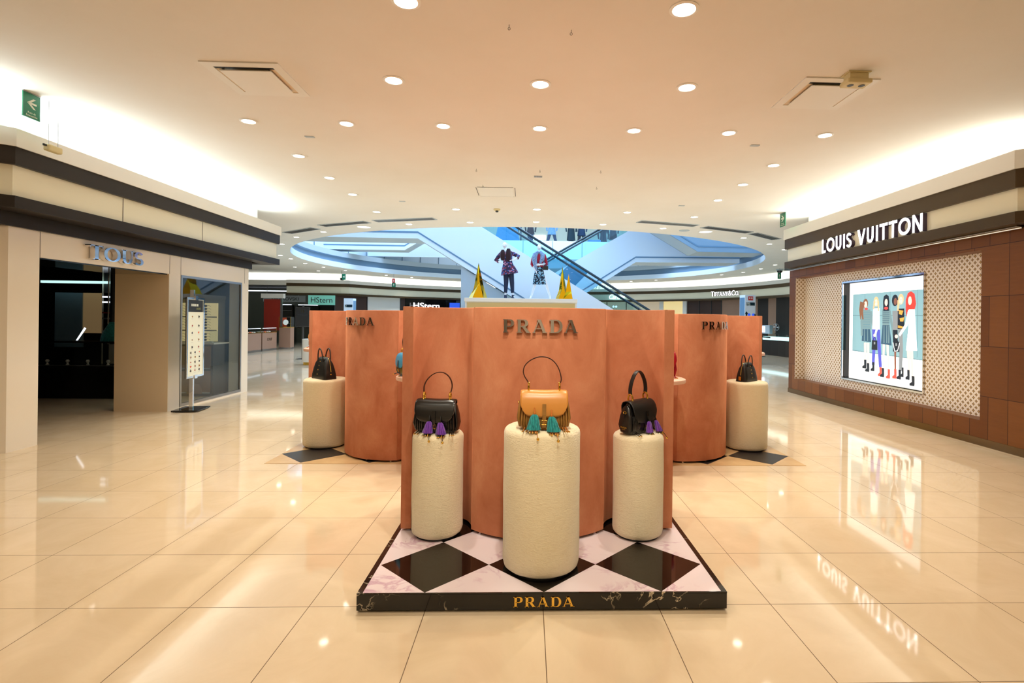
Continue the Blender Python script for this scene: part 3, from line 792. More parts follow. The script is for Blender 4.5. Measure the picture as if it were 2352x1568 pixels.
# raised marble plinth with lozenge inlay
p = thing('marble_plinth', (0.1075, 2.9, 0), 'low black veined marble plinth with pink and black lozenge top', 'plinth')
H_ = 1.018
mb('black_marble').box(-H_, H_, 0.0, 2.04, 0.012, 0.100).build('base', p, bevel=0.002)
mb('black').box(-H_+0.05, H_-0.05, 0.05, 2.0, 0.0, 0.012).build('recessed_foot', p)
m = mb('black_marble').box(-H_, -H_+0.03, 0, 2.04, 0.1002, 0.106).box(H_-0.03, H_, 0, 2.04, 0.1002, 0.106).box(-H_+0.03, H_-0.03, 0, 0.008, 0.1002, 0.106).box(-H_+0.03, H_-0.03, 2.01, 2.04, 0.1002, 0.106)
m.build('rim', p)
mb('pink_marble').box(-H_+0.031, H_-0.031, 0.009, 2.009, 0.1003, 0.105).build('top_slab', p)
wz = 0.652
for r in range(3):
    for k in (-1, 0, 1):
        cx_, cy_ = k*wz, 0.334+r*wz; q = wz/2
        mb('diamond').prism([(cx_-q, cy_), (cx_, cy_-q), (cx_+q, cy_), (cx_, cy_+q)], lambda u, v, d: (u, v, d), 0.1051, 0.1056).build('lozenge_inlay', p)
letters('PRADA', 'serif', 'gold', lambda u, v, d: (u-0.168, -d, 0.028+v), 0.056, 0.336, 0.003, p, gap=0.13)

# flat lozenge floor pieces under the two rear display walls
def floor_sheet(x0, n, y0, w_, label, k0=0):
    t = thing('floor_graphic', (x0, y0, 0), label, 'floor graphic')
    mb('decal_tan').box(0, n*w_, 0, 3.1*w_, 0.0004, 0.0035).build('vinyl_sheet', t)
    for r in range(3):
        for k in range(n):
            a, b, q = (k+.5)*w_, 0.41+r*w_, w_/2
            mb('decal_black').prism([(a-q, b), (a, b-q), (a+q, b), (a, b+q)], lambda u, v, d: (u, v, d), 0.0036, 0.0042).build('lozenge', t)
floor_sheet(-2.844, 3, 5.845, 0.745, 'flat beige floor graphic with black lozenges under the left rear display wall')
floor_sheet(3.14-3*0.735, 3, 5.82, 0.735, 'flat beige floor graphic with black lozenges under the right rear display wall')

# plush column pedestals
def pedestal(x, y, z0, z1, r, label):
    t = thing('column_pedestal', (x, y, z0), label, 'pedestal')
    h = z1-z0; n = 56; rnd = random.Random(int(x*100)); rg = []
    prof = [(r-0.05, 0.012), (r-0.022, 0.014), (r-0.005, 0.028), (r, 0.05)]+[(r, 0.05+(h-0.09)*i/14) for i in range(1, 15)]+[(r-0.003, h-0.025), (r-0.012, h-0.012), (r-0.028, h-0.003), (r-0.06, h), (r*0.5, h), (0.02, h)]
    for rr, z in prof:
        rg.append([((rr+(0.0012*math.sin(7*a+z*9)+0.0008*math.sin(13*a-z*17) if rr > r*0.9 else 0))*math.cos(a), (rr+(0.0012*math.sin(7*a+z*9)+0.0008*math.sin(13*a-z*17) if rr > r*0.9 else 0))*math.sin(a), z) for a in [2*PI*i/n for i in range(n)]])
    mb('plush').rings(rg).build('plush_cover', t, smooth=True)
    mb('black').lathe([(r-0.03, 0), (r-0.03, 0.012)], 32).build('foot_ring', t)
    return t
pedestal(-0.615, 3.715, 0.106, 0.822, 0.1755, 'cream plush column pedestal in the left niche of the nearest display wall')
pedestal(0.790, 3.700, 0.106, 0.824, 0.1755, 'cream plush column pedestal in the right niche of the nearest display wall')
pedestal(0.097, 3.235, 0.1057, 0.958, 0.233, 'tallest cream plush column pedestal, front and centre on the marble plinth')
pedestal(-2.515, 6.70, 0.0043, 0.842, 0.258, 'cream plush column pedestal at the left rear display wall')
pedestal(2.795, 6.645, 0.0043, 0.858, 0.258, 'cream plush column pedestal at the right rear display wall')

# ================================================================ HANDBAGS
def tassel(t, x, y, z, h, mt, bits, charm=True, lean=(0, 0), big=1.0):
    k = thing('tassel', (x, y, z), None, None); k.parent = t
    rnd = random.Random(int(x*1000+z*77)); n = 28; rg = []
    for j, (rr, zz) in enumerate([(0.003, 0), (0.010, -0.004), (0.016, -0.15*h), (0.022, -0.45*h), (0.028, -0.8*h), (0.031, -h), (0.022, -h+0.004), (0.004, -h+0.01)]):
        f = zz/(-h); ox, oy = lean[0]*f, lean[1]*f
        rg.append([(ox+big*rr*(1+0.10*math.sin(i*2.3+j))*math.cos(2*PI*i/n), oy+0.75*big*rr*(1+0.10*math.sin(i*3.1))*math.sin(2*PI*i/n), zz) for i in range(n)])
    mb(mt).rings(rg).build('fringe', k, smooth=True)
    mb(bits[0]).tube([(0, 0.012, 0.035), (0, 0.004, 0.016), (0, 0, -0.004)], 0.0035, 8).lathe([(0.005, -0.004), (0.007, 0), (0.005, 0.010)], 10).build('cord', k, smooth=True)
    m = MB()
    for i in range(7):
        a = -2.6+i*0.72+rnd.uniform(-.2, .2); l = rnd.uniform(0.018, 0.03); r0 = 0.012
        b = (lean[0]+r0*math.cos(a), lean[1]-0.006+r0*math.sin(a)*0.6, -h+0.006); e = (b[0]+0.5*l*math.cos(a), b[1]-0.4*l, -h-l*0.62)
        m.use(bits[i % len(bits)]).tube([b, e], [0.003, 0.0045], 6)
        m.use('gold').tube([e, (e[0]+(e[0]-b[0])*.18, e[1]+(e[1]-b[1])*.18, e[2]-0.004)], 0.0048, 6)
    m.build('fringe_end', k, smooth=True)
    if charm:
        cx_ = lean[0]+0.02; m = mb(bits[0]).tube([(lean[0]+.008, lean[1]-0.012, -h), (cx_, lean[1]-0.035, -h-0.022), (cx_+0.004, lean[1]-0.045, -h-0.038)], 0.0018, 6)
        m.build('charm_cord', k)
        mb('gold').ball((cx_+0.004, lean[1]-0.047, -h-0.046), 0.0085, 0.006, 0.0095, 10).build('gold_charm', k, smooth=True)
    return k

def saddle_bag(loc, rz, label, C, tassels, tilt=0.0, wide=1.0, handle_flat=1.0, strap_shift=0.0):
    """C: flap, body, edge, handle, tassel, bits"""
    t = thing('handbag', loc, label, 'handbag', None, rz); W = 0.142*wide
    # body
    rg = []; n = 64
    for z, w_, d in ((0.002, .118, .042), (0.008, .130, .054), (0.03, .142, .066), (0.065, .145, .070), (0.10, .140, .066), (0.14, .132, .056), (0.18, .125, .044), (0.205, .121, .036), (0.216, .117, .028), (0.218, .10, .018)):
        ring = sellipse(z, w_*wide, d, 3.0, n); o = []
        for (x, y, zz) in ring:
            k = 0.0028*math.sin(x*175)*(1-abs(z-0.08)/0.14 if z < 0.2 else 0)
            o.append((x, y*(1+k/0.05*(1 if y < 0 else 0.3)), zz))
        rg.append(o)
    mb(C['body']).rings(rg).build('body', t, smooth=True, angle=60)
    # front pleats and pocket outline
    for sx in (-1, 1):
        for k in range(4):
            x = sx*(0.083+0.014*k)*wide; m = mb(C['body']); m.tube([(x*1.0, -0.050, 0.13), (x*1.03, -0.062-0.004*(3-k)/3, 0.085), (x*1.05, -0.060-0.005*(3-k)/3, 0.04), (x*1.0, -0.050, 0.012)], [0.004, 0.006, 0.0065, 0.003], 6)
            m.build('pleat', t, smooth=True)
    P = [(-0.078, .13), (-0.080, .05), (-0.066, .020), (-0.03, .012), (.03, .012), (.066, .020), (.080, .05), (.078, .13)]
    mb(C['edge']).tube([(x*wide, -0.0675 if abs(x) < .07 and z > .015 else -0.0655, z) for x, z in P], 0.0016, 6).build('piping', t, smooth=True)
    # side gussets
    for sx in (-1, 1):
        mb(C['body']).rings([sellipse(z, .012, d, 2.5, 16, sx*x) for z, x, d in ((0.02, .137*wide, .040), (0.07, .148*wide, .052), (.13, .140*wide, .044), (.185, .128*wide, .028), (.20, .124*wide, .012))]).build('side_gusset', t, smooth=True)
    mb('gold').tube([(-0.149*wide, -0.012, 0.155), (-0.1495*wide, -0.006, 0.163), (-0.1495*wide, 0.006, 0.163), (-0.149*wide, 0.012, 0.155), (-0.149*wide, 0.006, 0.147), (-0.149*wide, -0.006, 0.147)], 0.0022, 6, closed=True).build('side_ring', t, smooth=True)
    # flap
    path = [(0.046, .150), (0.044, .200), (0.030, .224), (0.0, .231), (-0.030, .228), (-0.052, .214), (-0.066, .190), (-0.075, .160), (-0.080, .128), (-0.0815, .105), (-0.080, .082)]
    cum = [0]
    for a, b in zip(path[:-1], path[1:]): cum.append(cum[-1]+math.dist(a, b))
    def at(s):
        s = min(max(s, 0), cum[-1])
        for i in range(len(cum)-1):
            if s <= cum[i+1]: f = (s-cum[i])/(cum[i+1]-cum[i]); return (path[i][0]*(1-f)+path[i+1][0]*f, path[i][1]*(1-f)+path[i+1][1]*f)
        return path[-1]
    nu, nv = 28, 30; vs = []
    for j in range(nv+1):
        for i in range(nu+1):
            u = -1+2*i/nu; L = cum[-1]*(1-0.13*abs(u)**9-0.045*u*u); y, z = at(L*j/nv); f = j/nv
            w_ = (0.120+0.016*math.sin(PI*min(1, f*1.0)*0.5)+0.004*math.sin(PI*f))*wide
            if f > 0.85: w_ -= 0.010*((f-0.85)/0.15)**3*wide
            sag = 0.003*math.cos(PI*u)*(1 if 0.3 < f < 0.75 else 0.3)
            vs.append((u*w_, y+(0.004 if f > .5 else 0)*u*u, z-abs(u)**8*0.004-sag*0.4))
    fs = [(j*(nu+1)+i, j*(nu+1)+i+1, (j+1)*(nu+1)+i+1, (j+1)*(nu+1)+i) for j in range(nv) for i in range(nu)]
    fl = mb(C['flap']).add(vs, fs).build('flap', t, smooth=True, angle=80)
    sm = fl.modifiers.new('solid', 'SOLIDIFY'); sm.thickness = 0.004; sm.offset = 0
    edge = [vs[j*(nu+1)] for j in range(6, nv+1)]+[vs[nv*(nu+1)+i] for i in range(1, nu+1)]+[vs[j*(nu+1)+nu] for j in range(nv-1, 5, -1)]
    mb(C['edge2']).tube(edge, 0.0019, 6).build('flap_piping', fl, smooth=True)
    # closing strap and buckle
    m = mb(C['strap'])
    for (ya, za), (yb, zb) in zip([(-0.0835, .160), (-0.0870, .125), (-0.0885, .098), (-0.085, .070), (-0.078, .055), (-0.075, .022)][:-1], [(-0.0870, .125), (-0.0885, .098), (-0.085, .070), (-0.078, .055), (-0.075, .022)]):
        m.box(-0.011, 0.011, 0, 1, 0, 1, lambda v, ya=ya, za=za, yb=yb, zb=zb: (v[0]+strap_shift, ya+(yb-ya)*v[2]-0.003*(1-v[1]), za+(zb-za)*v[2]))
    m.build('strap', t, smooth=False)
    q = 0.014; mb('gold').tube([(strap_shift-q, -0.084, .066), (strap_shift+q, -0.084, .066), (strap_shift+q, -0.081, .040), (strap_shift-q, -0.081, .040)], 0.0026, 8, closed=True).tube([(strap_shift, -0.086, .066), (strap_shift, -0.083, .040)], 0.0018, 6).build('buckle', t, smooth=True)
    # handle rings and handle
    for sx in (-1, 1):
        cx_ = sx*0.091*wide
        k = thing('ring_mount', (cx_, -0.004, 0.232), None, None); k.parent = t
        mb('gold').tube([(0, 0.020*math.cos(a)*0.9, 0.014+0.028*math.sin(a)) for a in [2*PI*i/24 for i in range(24)]], 0.0062, 8, closed=True, side=(1, 0, 0)).build('ring', k, smooth=True)
        mb('gold').ball((0, -0.030, -0.016), 0.007, 0.006, 0.007, 10).tube([(0, -0.018, 0.0), (0, -0.029, -0.012)], 0.005, 8).build('stud', k, smooth=True)
    hp = [(-0.091*wide, .266), (-0.100, .285), (-0.117, .312), (-0.124, .340), (-0.116, .372), (-0.088, .402), (-0.048, .422), (-0.012, .427), (0.028, .419), (0.062, .394), (0.085, .358), (0.097, .322), (0.101, .290), (0.091*wide, .266)]
    if C.get('hp'): hp = C['hp']
    # smooth with Catmull-Rom
    pts = []
    for i in range(len(hp)-1):
        p0, p1, p2, p3 = hp[max(i-1, 0)], hp[i], hp[i+1], hp[min(i+2, len(hp)-1)]
        for k in range(4):
            f = k/4; pts.append(tuple(0.5*((2*p1[c])+(-p0[c]+p2[c])*f+(2*p0[c]-5*p1[c]+4*p2[c]-p3[c])*f*f+(-p0[c]+3*p1[c]-3*p2[c]+p3[c])*f**3) for c in (0, 1)))
    pts.append(hp[-1])
    P = [Vector((x, -0.004, z)) for x, z in pts]; rg = []
    for i, q in enumerate(P):
        tg = (P[min(i+1, len(P)-1)]-P[max(i-1, 0)]).normalized(); nrm = Vector((tg.z, 0, -tg.x)); hw = C.get('hw', 0.0075)
        rg.append([tuple(q+nrm*a+Vector((0, b, 0))) for a, b in ((0.0028, hw), (0.0034, 0), (0.0028, -hw), (-0.0028, -hw), (-0.0034, 0), (-0.0028, hw))])
    mb(C['handle']).rings(rg).build('handle', t, smooth=True)
    for (x, z, lean, h, big) in tassels: tassel(t, x, -0.098, z, h, C['tassel'], C['bits'], True, lean, big)
    # small gold-tipped thongs lying on the pedestal
    rnd = random.Random(5)
    for x in (-0.12, -0.10, 0.115, 0.13, 0.14):
        m = MB(); y = -0.085-rnd.random()*0.02; m.use(C['bits'][0]).tube([(x*0.93, -0.058, 0.02), (x, y, 0.006)], 0.0028, 6); m.use('gold').tube([(x, y, 0.006), (x*1.05, y-0.010, 0.005)], 0.0042, 6)
        m.build('thong', t, smooth=True)
    return t
CT = dict(flap='tan_leather', body='brown_leather', edge='tan_leather', edge2='tan_leather', strap='brown_leather', handle='dark_brown', tassel='teal_fringe', bits=('orange_leather', 'tan_leather'))
saddle_bag((0.102, 3.135, 0.957), 0, 'tan leather saddle handbag with two teal tassels on the tallest pedestal', CT, [(-0.056, .104, (-0.004, 0.0), .088, 1.3), (0.042, .092, (0.014, 0), .086, 1.3)])
CB = dict(flap='black_leather', body='black_leather', edge='black_leather', edge2='steel', strap='black_leather', handle='dark_brown', tassel='purple_fringe', bits=('black_leather', 'black_leather', 'gold'),
          hp=[(-0.091, .266), (-0.094, .290), (-0.090, .325), (-0.070, .362), (-0.035, .395), (0.008, .412), (0.048, .408), (0.082, .382), (0.100, .345), (0.103, .310), (0.091, .266)])
saddle_bag((-0.615, 3.665, 0.821), math.radians(-7), 'shiny black leather saddle handbag with two purple tassels on the left niche pedestal', CB, [(-0.026, .094, (-0.010, 0), .080, 1.15), (0.050, .088, (0.006, 0), .080, 1.15)])
CB2 = dict(CB); CB2['flap'] = 'black_matte_leather'; CB2['edge2'] = 'black_leather'; CB2['handle'] = 'black_matte_leather'; CB2['hw'] = 0.014
CB2['hp'] = [(-0.091, .272), (-0.094, .30), (-0.086, .34), (-0.066, .38), (-0.035, .415), (0.0, .430), (0.035, .415), (0.066, .38), (0.086, .34), (0.094, .30), (0.091, .272)]
b3 = saddle_bag((0.775, 3.680, 0.823), math.radians(44), 'matte black saddle handbag turned to the right, purple tassels hanging off the right niche pedestal', CB2, [(0.000, .094, (0.008, 0), .078, 1.0), (0.085, .090, (0.026, -0.012), .078, 1.0)])
text_mesh('PRADA', 0.016, 'gold', 'logo', b3, (-0.1615, 0.0, 0.050), (math.radians(90), 0, math.radians(-90)), 0.0005)
text_mesh('MILANO', 0.008, 'gold', 'logo', b3, (-0.1615, 0.0, 0.040), (math.radians(90), 0, math.radians(-90)), 0.0005)

def dome_bag(loc, rz, label, s=1.0, hang=False):
    t = thing('handbag', loc, label, 'handbag', None, rz)
    prof = [(0.0, .170, .085), (0.006, .172, .088), (0.06, .166, .083), (0.13, .152, .070), (0.19, .138, .054), (0.235, .120, .036), (0.262, .098, .018), (0.268, .07, .006)]
    mb('black_matte_leather').rings([sellipse(z*s, a*s, b*s, 7 if z < .2 else 4, 48) for z, a, b in prof]).build('body', t, smooth=True, angle=45)
    for sy in (-1, 1):
        mb('black_matte_leather').tube([(0.06*math.cos(a)*s*1.05, sy*(0.045+0.012*math.sin(a))*s, (0.205+0.165*math.sin(a))*s) for a in [PI-PI*i/16 for i in range(17)]], 0.0075*s, 8).build('handle', t, smooth=True)
    m = mb('gold')
    for sx in (-1, 1): m.tube([(sx*0.170*s, 0, .09*s), (sx*.158*s, 0, .15*s), (sx*.138*s, 0, .21*s), (sx*.11*s, 0, .252*s), (0.0, 0, .274*s)], 0.003*s, 6)
    m.build('zip', t, smooth=True)
    m = mb('gold')
    for z, y in ((.215, -.052), (.165, -.066), (.115, -.078), (.06, -.088)): m.ball((0, y*s, z*s), 0.009*s, 0.003, 0.007*s, 8)
    m.ball((.173*s, 0, 0.06*s), 0.003, 0.008*s, 0.008*s, 8); m.build('stud', t, smooth=True)
    if hang:
        mb('gold').box(-0.19*s, -0.176*s, -0.016, 0.016, 0.02*s, 0.075*s).box(.176*s, .19*s, -0.02, 0.01, 0.06*s, 0.12*s).build('padlock', t)
    return t
dome_bag((-2.515, 6.64, 0.842), math.radians(-42), 'black domed handbag with upright twin handles on the left rear pedestal', 1.0)
dome_bag((2.78, 6.60, 0.858), math.radians(38), 'black domed handbag with gold zip and padlock on the right rear pedestal', .88, True)

# ================================================================ CEILING FITTINGS
def downlight(x, y, label, group, r=0.075, power=SPOT_W, color=(255, 214, 160), lit=True, aim=None, ang=118):
    t = thing('downlight', (x, y, 4.0), label, 'ceiling light', group)
    mb('white').lathe([(r+0.028, -0.0005), (r+0.028, -0.005), (r+0.004, -0.010), (r, -0.004), (r, -0.001)], 28, (0, 0, 0), False, False).build('trim_ring', t, smooth=True)
    mb('lens' if lit else 'lensdim').lathe([(r, -0.003), (r*0.98, -0.006), (0.01, -0.007)], 28, capb=False).build('lens', t)
    if power:
        l = bpy.data.lights.new('downlight_lamp', 'SPOT'); l.energy = power; l.color = srgb(*color); l.spot_size = math.radians(ang); l.spot_blend = 0.75
        l.shadow_soft_size = 0.05
        o = bpy.data.objects.new('downlight_lamp', l); COL.objects.link(o); o.parent = t; o.location = (0, 0, -0.03)
        if aim: o.rotation_euler = (Vector(aim)-Vector((x, y, 3.97))).to_track_quat('-Z', 'Y').to_euler()
    return t
for x, y, pw, aim, an in ((0.10, 2.3, 150, (0.1, 3.7, 1.0), 50), (-1.8, 1.2, 40, None, 118), (0.10, 0.9, 210, (0.1, 3.7, 1.0), 30), (2.0, 1.2, 40, None, 118)):  # unseen lamps added above the camera to brighten the display wall fronts
    downlight(x, y, 'added round downlight, out of view above the camera, lighting the display fronts', 'added downlights over the camera', 0.08, pw, (255, 246, 226), aim=aim, ang=an)
ORD = ['leftmost', 'second from left', 'third from left', 'middle', 'third from right', 'second from right', 'rightmost']
WARM = (255, 245, 226); NEUT = (252, 250, 248)
for x, y, o_ in ((-0.95, 4.03, 'left'), (1.17, 4.02, 'right')):
    downlight(x, y, 'big round downlight at %s top edge of the photo, nearest row of the ceiling' % o_, 'nearest downlights', 0.085, SPOT_W, WARM)
for x, y, o_ in ((-1.38, 5.38, 'left'), (0.10, 5.38, 'middle'), (1.60, 5.36, 'right')):
    downlight(x, y, 'round downlight, %s one of the three between the square air vents' % o_, 'three downlights between the vents', 0.08, SPOT_W, WARM)
for i, x in enumerate((-3.46, -2.27, -1.08, 0.12, 1.31, 2.52, 3.76)):
    downlight(x, 6.62, 'round downlight, %s in the straight row of seven' % ORD[i], 'row of seven downlights', 0.075, SPOT_W, WARM)
for nm, X, ys in (('left', -3.44, (8.0, 9.22, 10.43)), ('right', 3.72, (7.94, 9.09, 10.3))):
    for k, y in enumerate(ys):
        downlight(X, y, 'round downlight in the %s lengthwise line, %s of three' % (nm, ('nearest', 'middle', 'farthest')[k]), nm+' line of downlights', 0.075, SPOT_W, (255, 246, 230))
for i, (x, y) in enumerate([(-3.45, 12.1), (-1.6, 11.65), (0.17, 11.5), (2.17, 11.62), (3.79, 12.0)]):
    downlight(x, y, 'small downlight, %s of five in the arc before the slot vents' % ['leftmost', 'second', 'middle', 'fourth', 'rightmost'][i], 'inner arc of downlights', 0.075, SPOT_FAR_W, NEUT)
for i, (x, y) in enumerate([(-8.17, 17.8), (-7.0, 16.18), (-5.78, 15.09), (-3.06, 13.6), (-1.46, 13.19), (0.18, 12.97), (1.85, 13.15), (3.47, 13.55), (6.12, 14.86), (7.36, 15.93), (8.40, 17.1)]):
    downlight(x, y, 'small downlight at the near edge of the round opening, number %s from the left' % ['one', 'two', 'three', 'four', 'five', 'six', 'seven', 'eight', 'nine', 'ten', 'eleven'][i], 'downlights along the near rim', 0.075, SPOT_FAR_W, NEUT)
for i, (x, y) in enumerate([(-9.74, 21.1), (-9.87, 22.3), (-10.06, 24.2), (-11.3, 26.0), (-9.86, 25.8), (-10.96, 28.0), (-9.4, 27.5), (-8.03, 30.2), (-6.9, 31.6)]):
    downlight(x, y, 'tiny distant downlight left of the round opening, above the far-left shops', 'distant downlights on the left', 0.08, SPOT_FAR_W*1.3 if i % 2 == 0 else 0, NEUT)
for i, (x, y) in enumerate([(6.28, 32.1), (7.5, 30.8), (9.88, 26.7), (10.34, 25.1), (10.44, 23.4), (10.28, 21.7)]):
    downlight(x, y, 'tiny distant downlight right of the round opening, above the curved fascia', 'distant downlights on the right', 0.08, SPOT_FAR_W*1.3 if i % 2 == 0 else 0, NEUT)
for x, y, o_ in ((-4.37, 14.17, 'left'), (4.72, 13.96, 'right')):
    t = downlight(x, y, 'wide frosted ring light near the %s slot vent, not lit bright' % o_, 'frosted ring lights', 0.17, 0, lit=False)
tag(mb('soffitgrey').lathe([(0.14, -0.001), (0.13, -0.012), (0.02, -0.014)], 24, (4.1, 13.82, 4.0), False).build('ceiling_speaker', smooth=True), 'flat beige ceiling speaker beside the right frosted ring light', 'speaker')

def square_vent(x, y, label, rz=0.0, tilt=0.0):
    t = thing('air_vent', (x, y, 4.0), label, 'air vent', None, rz); a, b = 0.37, 0.285
    m = mb('white')
    for q in range(4):
        c, s = [(1, 0), (0, 1), (-1, 0), (0, -1)][q]
        m.prism([(-a, -a), (a, -a), (b, -b), (-b, -b)], lambda u, v, d, c=c, s=s: (u*c-v*s, u*s+v*c, d), -0.012, -0.001)
    m.build('frame', t)
    m = mb('jamb').box(-b, b, -b, b, -0.0045, -0.002).use('darkgrey').box(-b, b, -b, -b+0.05, -0.006, -0.0046); m.build('opening', t)
    mb('white').box(-0.245, 0.245, -0.245, 0.245, -0.030, -0.020, lambda v: (v[0], v[1], v[2]+tilt*v[1])).build('deflector_plate', t, bevel=0.002)
    m = MB()
    for sx, sy in ((-1, -1), (1, -1), (1, 1), (-1, 1)): mb('darkgrey').box(sx*0.22-0.008, sx*0.22+0.008, sy*0.22-0.008, sy*0.22+0.008, -0.0205, -0.004).build('hanger', t)
    return t
square_vent(-2.76, 5.45, 'square white air vent in the ceiling on the left, its centre plate hanging open', 0.0)
square_vent(3.055, 5.43, 'square white air vent in the ceiling on the right, beside a box-shaped detector', 0.0)
t = thing('smoke_detector', (3.12, 4.97, 4.0), 'beige box-shaped detector hanging beside the right ceiling vent', 'detector')
mb('beige_plastic').box(-0.11, 0.11, -0.07, 0.07, -0.012, 0).box(-0.09, 0.09, -0.055, 0.055, -0.07, -0.012).build('bracket', t, bevel=0.003)
mb('beige_plastic').box(-0.12, 0.12, -0.075, 0.075, -0.115, -0.0705).build('housing', t, bevel=0.012)
for sx in (-1, 1): mb('darkgrey').lathe([(0.03, -0.1165), (0.026, -0.118), (0.004, -0.118)], 16, (sx*0.055, 0, 0), False).build('grille', t)
# access panel
t = thing('access_panel', (-0.62, 10.0, 4.0), 'square access hatch outlined in the ceiling', 'hatch', None, -0.0)
m = mb('darkgrey')
for q in range(4):
    c, s = [(1, 0), (0, 1), (-1, 0), (0, -1)][q]; m.prism([(-.33, -.36), (.33, -.36), (.325, -.35), (-.325, -.35)], lambda u, v, d, c=c, s=s: (u*c-v*s, u*s+v*c, d), -0.004, -0.0005)
m.build('joint', t); mb('white').box(-.32, .32, -.345, .345, -0.006, -0.0008).build('hatch', t)
# arcs of slot vents
for k, (x0, y0, x1, y1) in enumerate([(-6.99, 15.3, -5.85, 14.42), (-5.48, 13.97, -4.12, 13.3), (-3.84, 13.15, -2.32, 12.68), (2.70, 12.55, 4.2, 12.97), (4.5, 13.14, 5.93, 13.83), (6.12, 13.97, 7.2, 14.9)]):
    t = thing('slot_vent', (x0, y0, 4.0), 'long slot vent, %s of six along the near rim of the opening' % ['leftmost', 'second from left', 'third from left', 'fourth from left', 'fifth from left', 'rightmost'][k], 'air vent', 'slot vents round the opening', math.atan2(y1-y0, x1-x0))
    L_ = math.dist((x0, y0), (x1, y1)); mb('darkgrey').box(0, L_, 0, 0.24, -0.006, -0.001).build('slot', t)
    m = mb('soffitgrey').box(-0.02, L_+0.02, -0.025, 0.0, -0.012, -0.0005).box(-0.02, L_+0.02, 0.24, 0.265, -0.012, -0.0005).box(-0.02, 0, 0, 0.24, -0.012, -0.0005).box(L_, L_+0.02, 0, 0.24, -0.012, -0.0005)
    m.build('frame', t)
    m = mb('steel')
    for j in range(3): m.box(0, L_, 0.05+j*0.065, 0.06+j*0.065, -0.012, -0.0065)
    m.build('slats', t)
for (x, y), l_ in zip(((-0.18, 4.31), (0.33, 4.36), (-0.85, 8.49), (0.166, 8.46), (1.14, 8.43), (-0.83, 9.49), (1.21, 9.47)),
                ('left of the two nearest', 'right of the two nearest', 'left in the far row of three', 'middle in the far row of three', 'right in the far row of three', 'beside the access hatch', 'farthest right')):
    tag(mb('darkgrey').tube([(x, y, 4.0), (x, y, 3.975)], 0.0022, 6).tube([(x+0.009*math.cos(a), y, 3.966+0.011*math.sin(a)) for a in [2*PI*i/14 for i in range(14)]], 0.0020, 6, closed=True).build('ceiling_hook', smooth=True), 'tiny wire hook in the ceiling, '+l_, 'hook', 'ceiling hooks')
t = thing('slotted_plate', (0.145, 8.86, 4.0), 'small slotted metal plate in the middle of the ceiling', 'plate')
mb('steel').box(-0.07, 0.07, -0.045, 0.045, -0.006, -0.0005).build('plate', t)
for j in range(7): mb('darkgrey').box(-0.058+j*0.018, -0.050+j*0.018, -0.03, 0.03, -0.0075, -0.0062).build('slot', t)
t = thing('smoke_detector', (-0.70, 11.56, 4.0), 'round ivory smoke detector left of the middle far downlight', 'detector')
mb('beige_plastic').lathe([(0.075, -0.001), (0.075, -0.02), (0.055, -0.035), (0.02, -0.038)], 24, capb=False).build('base', t, smooth=True)
mb('darkgrey').lathe([(0.03, -0.0385), (0.034, -0.06), (0.02, -0.07), (0.004, -0.071)], 18, capb=False).build('sensor', t, smooth=True)
for x, y, l_ in ((-2.93, 7.14, 'near the left lengthwise line of downlights'), (3.05, 7.07, 'near the right lengthwise line of downlights'), (-2.61, 10.97, 'far left of the access hatch'), (3.16, 10.86, 'far right of the access hatch')):
    tag(mb('soffitgrey').box(x-0.06, x+0.06, y-0.03, y+0.03, 3.992, 3.9995).build('sprinkler_cover', bevel=0.002), 'small flat cover plate on the ceiling, '+l_, 'cover plate', 'ceiling cover plates')

# ---- evacuation signs
def arrow(m, fn, flip, s, d0, d1):
    k = -1 if flip else 1
    P = [[(-.5, 0), (.15, .5), (.42, .5), (-.12, .06)], [(-.5, 0), (.15, -.5), (.42, -.5), (-.12, -.06)], [(-.3, .09), (.5, .09), (.5, -.09), (-.3, -.09)]]
    for p in P: m.prism([(u*s*k, v*s) for u, v in p], fn, d0, d1)
def evac(x, y0, y1, z0, z1, face, label, arr_left=True, text=True):
    t = thing('evacuation_sign', (x, (y0+y1)/2, z1), label, 'sign', 'green evacuation signs'); w_, h_ = (y1-y0), z1-z0
    mb('green_sign').box(-0.006, 0.006, -w_/2, w_/2, -h_, -0.012).build('plate', t)
    mb('steel').box(-0.010, 0.010, -w_/2, w_/2, -0.012, 0.0).build('bracket', t)
    sx = face     # +1 faces +x, -1 faces -x
    fn = lambda u, v, d: (sx*(0.0062+d), u*sx, v-h_*0.42)
    m = mb('signface'); arrow(m, fn, not arr_left, w_*0.55, 0, 0.002); m.build('arrow', t)
    if text:
        R_ = (math.radians(90), 0, math.radians(90*sx))
        text_mesh('Ruta de', w_*0.15, 'signface', 'lettering', t, (sx*0.007, 0, -h_*0.82), R_, 0.0005)
        text_mesh('Evacuación', w_*0.15, 'signface', 'lettering', t, (sx*0.007, 0, -h_*0.93), R_, 0.0005)
evac(-5.78+0.35, 5.84, 6.04, 3.72, 4.0, 1, 'large green evacuation sign with left arrow hanging above the left fascia')
evac(5.55, 11.25, 11.5, 3.70, 4.0, -1, 'green evacuation sign with right arrow hanging above the end of the right fascia', False)
